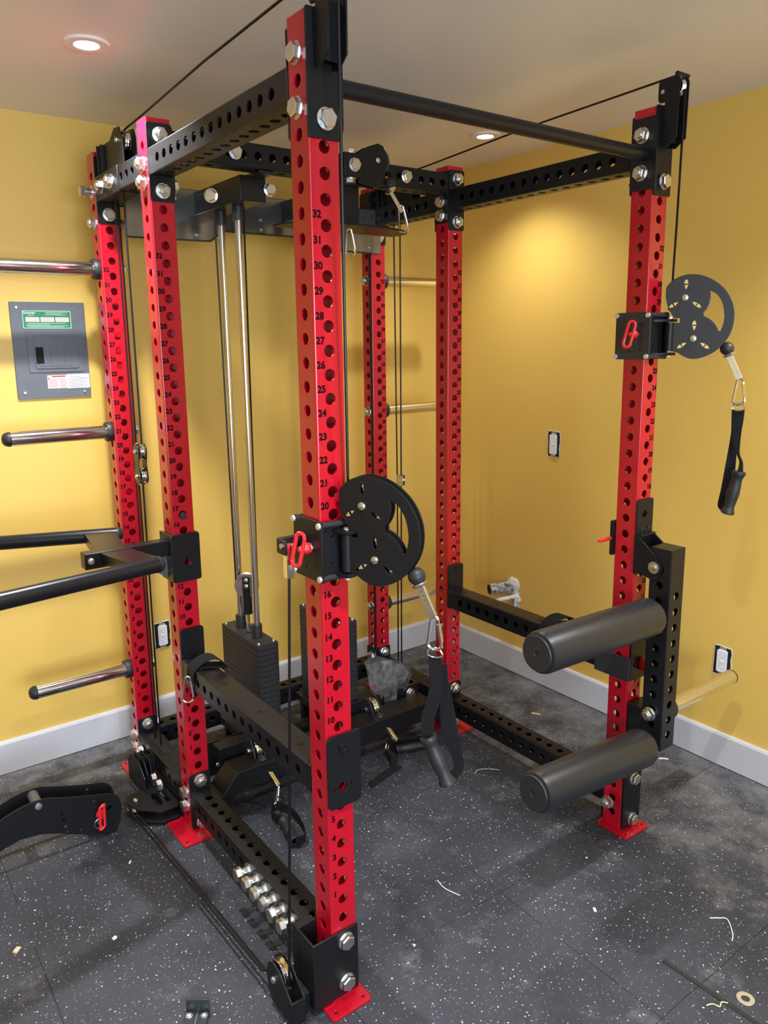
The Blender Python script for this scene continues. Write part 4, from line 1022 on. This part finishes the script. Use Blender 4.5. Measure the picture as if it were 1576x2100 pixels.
# ------------------------------------------------------------ small bracket at the bottom edge
t = thing('floor_bracket', 'small black angled bracket with two screws on the floor at the bottom edge', 'bracket', (-.315,.135,0))
c_ = Matrix.Translation((-.318,.135,0)) @ Matrix.Rotation(-.62, 4, 'Z')
bm = B(); box(bm, -.028,.028,-.045,.012,.001,.007, c_); box(bm, -.028,.028,.012,.017,.001,.040, c_); obj('bracket_plate', bm, 'slate', t, bevel=.001)
bm = box(B(), -.0008,.0008,-.044,.011,.0068,.0085, c_); obj('weld_line', bm, 'zinc', t)
for dx in (-.018,.018):
    p = c_ @ Vector((dx,.000,.007)); bolt('small_bolt', p, (0,0,1), t)

# ------------------------------------------------------------ bag, debris, washer
bm = B()
N2 = 14
rim = [(.76,.345),(.80,.352),(.85,.345),(.91,.315),(.96,.290),(.99,.240)]
cols = cat_rom([(x,0,z) for x, z in rim], 7)
botp = cat_rom([(.80,0,.20),(.83,0,.15),(.86,0,.142),(.90,0,.132),(.93,0,.12),(.955,0,.125)], 7)
for side in (0, 1):
    grid = []
    for i, (a, b_) in enumerate(zip(cols, botp)):
        row = []; u = i/(len(cols)-1); edge = math.sin(PI*u)**.6
        for j in range(N2+1):
            v = j/N2; p = a.lerp(b_, v)
            fold = .010*abs(math.sin(u*17+v*1.5))*v**.3+.006*math.sin(u*9-v*4)
            y = .945-(.040*edge*(1-v*.7)+fold)*(1 if side == 0 else -.6)
            row.append(bm.verts.new((p.x+.004*math.sin(v*7+u*9), y, p.z)))
        grid.append(row)
    for r0, r1 in zip(grid, grid[1:]):
        for j in range(N2): bm.faces.new((r0[j], r0[j+1], r1[j+1], r1[j]))
bag = obj('plastic_bag', bm, 'film', smooth=70)
tag(bag, 'crumpled clear plastic bag slumped on the frame behind the right weight stack pulley', 'plastic bag')
wash = shape(circ(.783,-.632,.0205,28), [circ(.783,-.632,.0105,20)], .003, .0005); wash.transform(Matrix.Translation((0,0,.0025)))
tag(link('washer', wash, 'brass', None, 35), 'flat round zinc washer on the floor at the lower right', 'washer')
gs = shape([(.724,-.440),(.736,-.440),(.750,-.80),(.738,-.80)], (), .002, .0002); gs.transform(Matrix.Translation((0,0,.0012)))  # flat dark strip stands in for the shade of an open floor gap
tag(link('floor_gap_strip', gs, 'rubber', None, None), 'narrow dark strip painting the shade in a floor gap at the lower right', 'strip')
def bit(name, x, y, dims, yaw, mat, label, cat):
    m = Matrix.Translation((x,y,dims[2]/2+.0006)) @ Matrix.Rotation(yaw, 4, 'Z')
    bm = box(B(), -dims[0]/2, dims[0]/2, -dims[1]/2, dims[1]/2, -dims[2]/2, dims[2]/2, m)
    bmesh.ops.subdivide_edges(bm, edges=bm.edges, cuts=1)
    for v in bm.verts: v.co += Vector([random.uniform(-1,1)*.12*min(dims) for _ in range(3)])
    return tag(obj(name, bm, mat, smooth=50), label, cat)
bit('wood_chip', 1.490, .690, (.012,.040,.004), .5, 'wood', 'pale wood splinter on the dusty floor beside the right wall', 'wood chip')
bit('wood_chip', -.621, .628, (.020,.012,.005), .8, 'wood', 'small tan wood chip on the floor at the far left', 'wood chip')
bit('plaster_crumb', .243, -.007, (.006,.005,.004), .3, 'crumb', 'tiny white crumb on the floor right of the front left post', 'crumb')
bit('plaster_crumb', -.396, .512, (.011,.009,.004), .3, 'crumb', 'square white plaster crumb on the shadowed floor left of the rack', 'crumb')
bit('plaster_crumb', .736, -.215, (.014,.007,.003), 1.0, 'crumb', 'white plaster flake on the open floor below the lower leg roller', 'crumb')
bit('plaster_crumb', .900, -.655+.60, (.006,.005,.002), .4, 'crumb', 'tiny white crumb below the front right post foot', 'crumb')
bit('plaster_crumb', -.255, .800, (.012,.004,.003), .9, 'crumb', 'thin white crumb in the shadow beside the middle left post foot', 'crumb')
def fibre(pts, r, mat, label):
    bm = tube(B(), [(p[0],p[1],r+.0006) for p in cat_rom([(x,y,0) for x, y in pts], 6)], r, 6); return tag(obj('fibre_scrap', bm, mat), label, 'fibre')
fibre([(.690,-.585),(.706,-.592),(.712,-.606),(.728,-.602),(.737,-.613)], .0016, 'string', 'wavy straw coloured fibre on the floor left of the washer')
fibre([(.965,-.430),(.985,-.445),(.999,-.463),(.960,-.500),(.935,-.512)], .0014, 'crumb', 'bent pale fibre on the floor near the right edge')
fibre([(1.585,.150),(1.600,.140),(1.612,.125)], .003, 'crumb', 'short white fibre on the floor by the right baseboard')
fibre([(.955,.512),(.985,.520),(1.02,.500),(1.045,.470)], .0007, 'crumb', 'thin curled thread on the floor inside the rack beside the lower right beam')
fibre([(.46,.15),(.455,.11),(.47,.06)], .0012, 'crumb', 'thin pale thread on the floor right of the front left post')

# ------------------------------------------------------------ wall fittings
def outlet(axis, c, z, label, sc_=1.):
    """rough device mounted in a ragged hole, without a cover plate"""
    if axis == 'y': m = plane_mtx((c, YR, z), (1,0,0), (0,0,1)); nrm = Vector((0,-1,0))
    else: m = plane_mtx((XR, c, z), (0,-1,0), (0,0,1)); nrm = Vector((-1,0,0))
    t = thing('wall_outlet', label, 'wall outlet', m.to_translation()+nrm*.001)
    def add(name, ol, hs, th, mat, d):
        me = shape(ol, hs, th, min(.0005, th/3)); me.transform(Matrix.Translation(nrm*(d)) @ m); link(name, me, mat, t, 35)
    rag = [(x+random.uniform(-.002,.002), y+random.uniform(-.002,.002)) for x, y in [(-.031+.0124*i, -.054) for i in range(6)]+[(.031, -.054+.0216*i) for i in range(1,6)]+[(.031-.0124*i, .054) for i in range(1,6)]+[(-.031, .054-.0216*i) for i in range(1,5)]]
    add('cutout_edge', [(x*1.10, y*1.06) for x, y in rag], (), .002, 'putty', .0012)
    add('box_recess', rag, (), .002, 'dark', .0020)
    add('mounting_yoke', [(-.012,-.052),(.012,-.052),(.014,-.040),(-.014,-.040)], (), .002, 'brass', .0035)
    add('mounting_yoke', [(-.012,.052),(.012,.052),(.014,.040),(-.014,.040)], (), .002, 'brass', .0035)
    hs = []
    for s in (1,-1):
        hs += [rrect(-.009,-.0065,s*.022-.005,s*.022+.005,.0008), rrect(.0065,.009,s*.022-.004,s*.022+.004,.0008), circ(0,s*.022-.011,.0028,10)]
    add('receptacle_face', rrect(-.0185,.0185,-.042,.042,.004), hs, .008, 'plastic', .006)
    add('slot_backing', rrect(-.017,.017,-.040,.040,.003), (), .003, 'dark', .0035)
    add('test_button', rrect(-.006,.006,-.004,.004,.001), (), .002, 'plastic', .0108)
outlet('y', .188, .400, 'bare white outlet in a ragged cutout on the back wall between the left posts')
outlet('x', .851, 1.145, 'white outlet at mid height on the right wall')
outlet('x', .009, .412, 'white outlet low on the right wall behind the leg roller arm')

# stub pipes coming out of the right wall
t = thing('drain_pipe', 'stained stub pipe with plaster mess sticking out of the right wall', 'pipe', (XR,1.08,.40))
bm = tube(B(), [(XR+.005,1.075,.435),(XR-.115,1.125,.428)], .026, 20); obj('pipe_stub', bm, 'pipe', t)
bm = lathe(B(), [(0,0),(.023,0),(.023,.001),(0,.001)], Matrix.Translation((XR-.1155,1.125,.428)) @ frame_to((-1,.4,0)), 20); obj('pipe_mouth', bm, 'dark', t)
bm = B()
for (y, z, r) in ((1.075,.440,.040),(1.06,.40,.022),(1.045,.375,.018),(1.10,.40,.016),(1.04,.345,.010)):
    n0 = len(bm.verts); bmesh.ops.create_icosphere(bm, subdivisions=3, radius=r, matrix=Matrix.Translation((XR-.004,y,z)) @ Matrix.Scale(.45,4,(1,0,0)))
for v in bm.verts: v.co += Vector((random.uniform(-.003,.003),random.uniform(-.003,.003),random.uniform(-.003,.003)))
obj('plaster_collar', bm, 'putty', t)
bm = tube(B(), cat_rom([(XR-.01,1.045,.395),(XR-.06,1.07,.385),(XR-.09,1.10,.375)], 5), .010, 12); tube(bm, [(XR-.012,1.05,.385),(XR-.014,1.05,.335)], .008, 10); obj('small_pipe', bm, 'putty', t)

# electrical panel on the back wall
px0, px1, pz0, pz1 = -.280, -.024, 1.414, 1.757
t = thing('electrical_panel', 'grey electrical breaker panel with a green label on the back wall', 'electrical panel', (-.152,YR,pz0))
yw = YR-.004
def pl(name, ol, th, mat, d, hs=(), par=None):
    me = shape(ol, hs, th, min(.001, th/3)); me.transform(XZ(0, yw-d, 0)); return link(name, me, mat, par or t, 35)
pl('cover_plate', rrect(px0,px1,pz0,pz1,.003), .008, 'grey', 0, [circ(-.045,1.738,.0035,8)])
dr = pl('door_frame', rrect(-.234,-.044,1.508,1.656,.006), .005, 'grey', .005)
pl('door', rrect(-.212,-.060,1.522,1.640,.010), .010, 'grey', .006, [rrect(-.208,-.184,1.540,1.598,.001)], dr)
pl('latch_recess', rrect(-.208,-.184,1.540,1.598,.001), .004, 'dark', .005, (), dr)
pl('panel_well', rrect(-.200,-.070,1.530,1.634,.008), .002, 'grey', .0112, (), dr)
bm = B()
for x in (-.158,-.134,-.110,-.086): box(bm, x-.0012, x+.0012, yw-.0150, yw-.011, 1.545, 1.598)
obj('breaker_rib', bm, 'grey', dr)
pl('breaker_opening', rrect(-.209,-.183,1.540,1.598,.001), .0006, 'dark', .0128, (), dr)
gl = pl('maker_label', rrect(-.242,-.074,1.664,1.728,.003), .001, 'green', .0046)
pl('label_border', rrect(-.241,-.075,1.665,1.727,.003), .0006, 'inkl', .0053, [rrect(-.2395,-.0765,1.6665,1.7255,.003)], gl)
for x in (-.231,-.180,-.129): pl('label_field', rrect(x,x+.046,1.688,1.704,.0006), .0006, 'paper', .0053, (), gl)
bm = B()
tm = text_mesh('Schneider', .0105, .0002, 'LEFT'); add_mesh(bm, tm, XZ(-.238, yw-.0057, 1.7195)); tm = text_mesh('Electric', .0070, 0, 'LEFT'); add_mesh(bm, tm, XZ(-.222, yw-.0057, 1.7115))
for k, (x0, x1, z) in enumerate(((-.165,-.085,1.721),(-.160,-.105,1.7165),(-.165,-.090,1.712),(-.225,-.095,1.682),(-.230,-.150,1.678),(-.230,-.085,1.674),(-.225,-.100,1.670))): box(bm, x0, x1, yw-.0058, yw-.0055, z, z+.0012)
obj('label_writing', bm, 'inkl', gl, smooth=None)
bm = B()
for x in (-.231,-.180,-.129):
    for z in (.0025,.006,.0095,.0125): box(bm, x+.002, x+.042, yw-.0060, yw-.0056, 1.688+z, 1.6888+z)
obj('field_lines', bm, 'redink', gl, smooth=None)
w1 = pl('warning_sticker', rrect(-.176,-.094,1.448,1.496,.001), .0008, 'paper', .0046)
w2 = pl('notice_sticker', rrect(-.106,-.026,1.446,1.498,.001), .0010, 'paper', .0054)
bm = B(); box(bm, -.160,-.112, yw-.0056, yw-.0051, 1.489, 1.494)
box(bm, -.174,-.172, yw-.0056, yw-.0051, 1.478, 1.492); box(bm, -.174,-.164, yw-.0056, yw-.0051, 1.484, 1.486)
obj('warning_band', bm, 'redink', w1, smooth=None)
bm = B()
for i in range(8): box(bm, -.173, -.138-.006*(i%3==0), yw-.0056, yw-.0051, 1.451+i*.0042, 1.4522+i*.0042)
for i in range(8): box(bm, -.134, -.110, yw-.0056, yw-.0051, 1.451+i*.0042, 1.4522+i*.0042)
obj('sticker_writing', bm, 'redink', w1, smooth=None)
bm = B()
for i in range(10): box(bm, -.103, -.032-.02*((i*7)%3==0), yw-.0066, yw-.0060, 1.450+i*.0042, 1.4510+i*.0042)
obj('sticker_writing', bm, 'ink', w2, smooth=None)
for x, z in ((-.258,1.738),(-.046,1.433),(-.256,1.436)): bolt('screw', (x, yw-.004, z), (0,-1,0), t)

# ceiling lights
def can_light(x, y, label, k=1.):
    t = thing('ceiling_light', label, 'ceiling light', (x,y,ZC))
    bm = lathe(B(), [(.030,-.002),(.034,-.006),(.040,-.007),(.058,-.006),(.061,-.002),(.061,.0)], Matrix.Translation((x,y,ZC)), 40); obj('trim_ring', bm, 'ceil', t)
    bm = lathe(B(), [(0,-.004),(.022,-.0045),(.030,-.002)], Matrix.Translation((x,y,ZC)), 32); lens = obj('lamp_lens', bm, 'lamp', t)
    ld = bpy.data.lights.new('lamp', 'SPOT'); ld.energy = LP*k; ld.color = (.95,.96,1.0); ld.spot_size = math.radians(124); ld.spot_blend = .95; ld.shadow_soft_size = .028
    lo = bpy.data.objects.new('lamp_light', ld); COL.objects.link(lo); lo.parent = t; lo.location = (0,0,-.035)
LP = 140
for x, y, lab, kk in ((-.171,.862,'glowing recessed downlight in the ceiling above the left side of the rack',1.2),(1.400,.955,'recessed ceiling light partly hidden behind the pull-up bar',.28),
                  (-.171,-.80,'added recessed fill light behind the camera on the rack side',.9),(1.400,-.80,'added recessed fill light near the right wall outside the view',.8),  # lamps from here on are unseen, added to brighten the room
                  (-1.75,-.80,'added recessed fill light in the left half of the room outside the view',1.),(-1.75,.90,'added recessed fill light near the back wall left of the view',.45)):
    can_light(x, y, lab, kk)

# sky, plus a cool fill lamp added outside the unseen window
sky = bpy.data.worlds.new('sky'); sc.world = sky; sky.use_nodes = True
bg = sky.node_tree.nodes['Background']; bg.inputs['Color'].default_value = (.55,.70,1,1); bg.inputs['Strength'].default_value = 1.0
wl = bpy.data.lights.new('added_window_fill', 'AREA'); wl.shape = 'RECTANGLE'; wl.size = wx1-wx0-.1; wl.size_y = wz1-wz0-.1; wl.energy = 190; wl.color = (.70,.83,1)
wo = bpy.data.objects.new('added_window_fill', wl); COL.objects.link(wo); wo.location = ((wx0+wx1)/2, YF-.14, (wz0+wz1)/2); wo.rotation_euler = (PI/2, 0, 0)

# ------------------------------------------------------------ camera
cam = bpy.data.cameras.new('camera'); co = bpy.data.objects.new('camera', cam); COL.objects.link(co)
rt = Vector((.80554,-.59237,-.01387)); up = Vector((.12356,.14504,.98168)); fw = Vector((.57951,.79250,-.19003))
m = Matrix((rt, up, -fw)).transposed().to_4x4(); m.translation = Vector((-.88840,-1.41322,1.59811)); co.matrix_world = m
cam.sensor_fit = 'VERTICAL'; cam.sensor_height = 36; cam.lens = 36*1578.335/2100
cam.shift_x = (788-773.73)/2100; cam.shift_y = -(1050-1007.82)/2100
cam.clip_start = .02
sc.camera = co
sc.view_settings.view_transform = 'Standard'; sc.view_settings.look = 'None'; sc.view_settings.gamma = 1; sc.view_settings.use_curve_mapping = False
sc.view_settings.exposure = -0.1
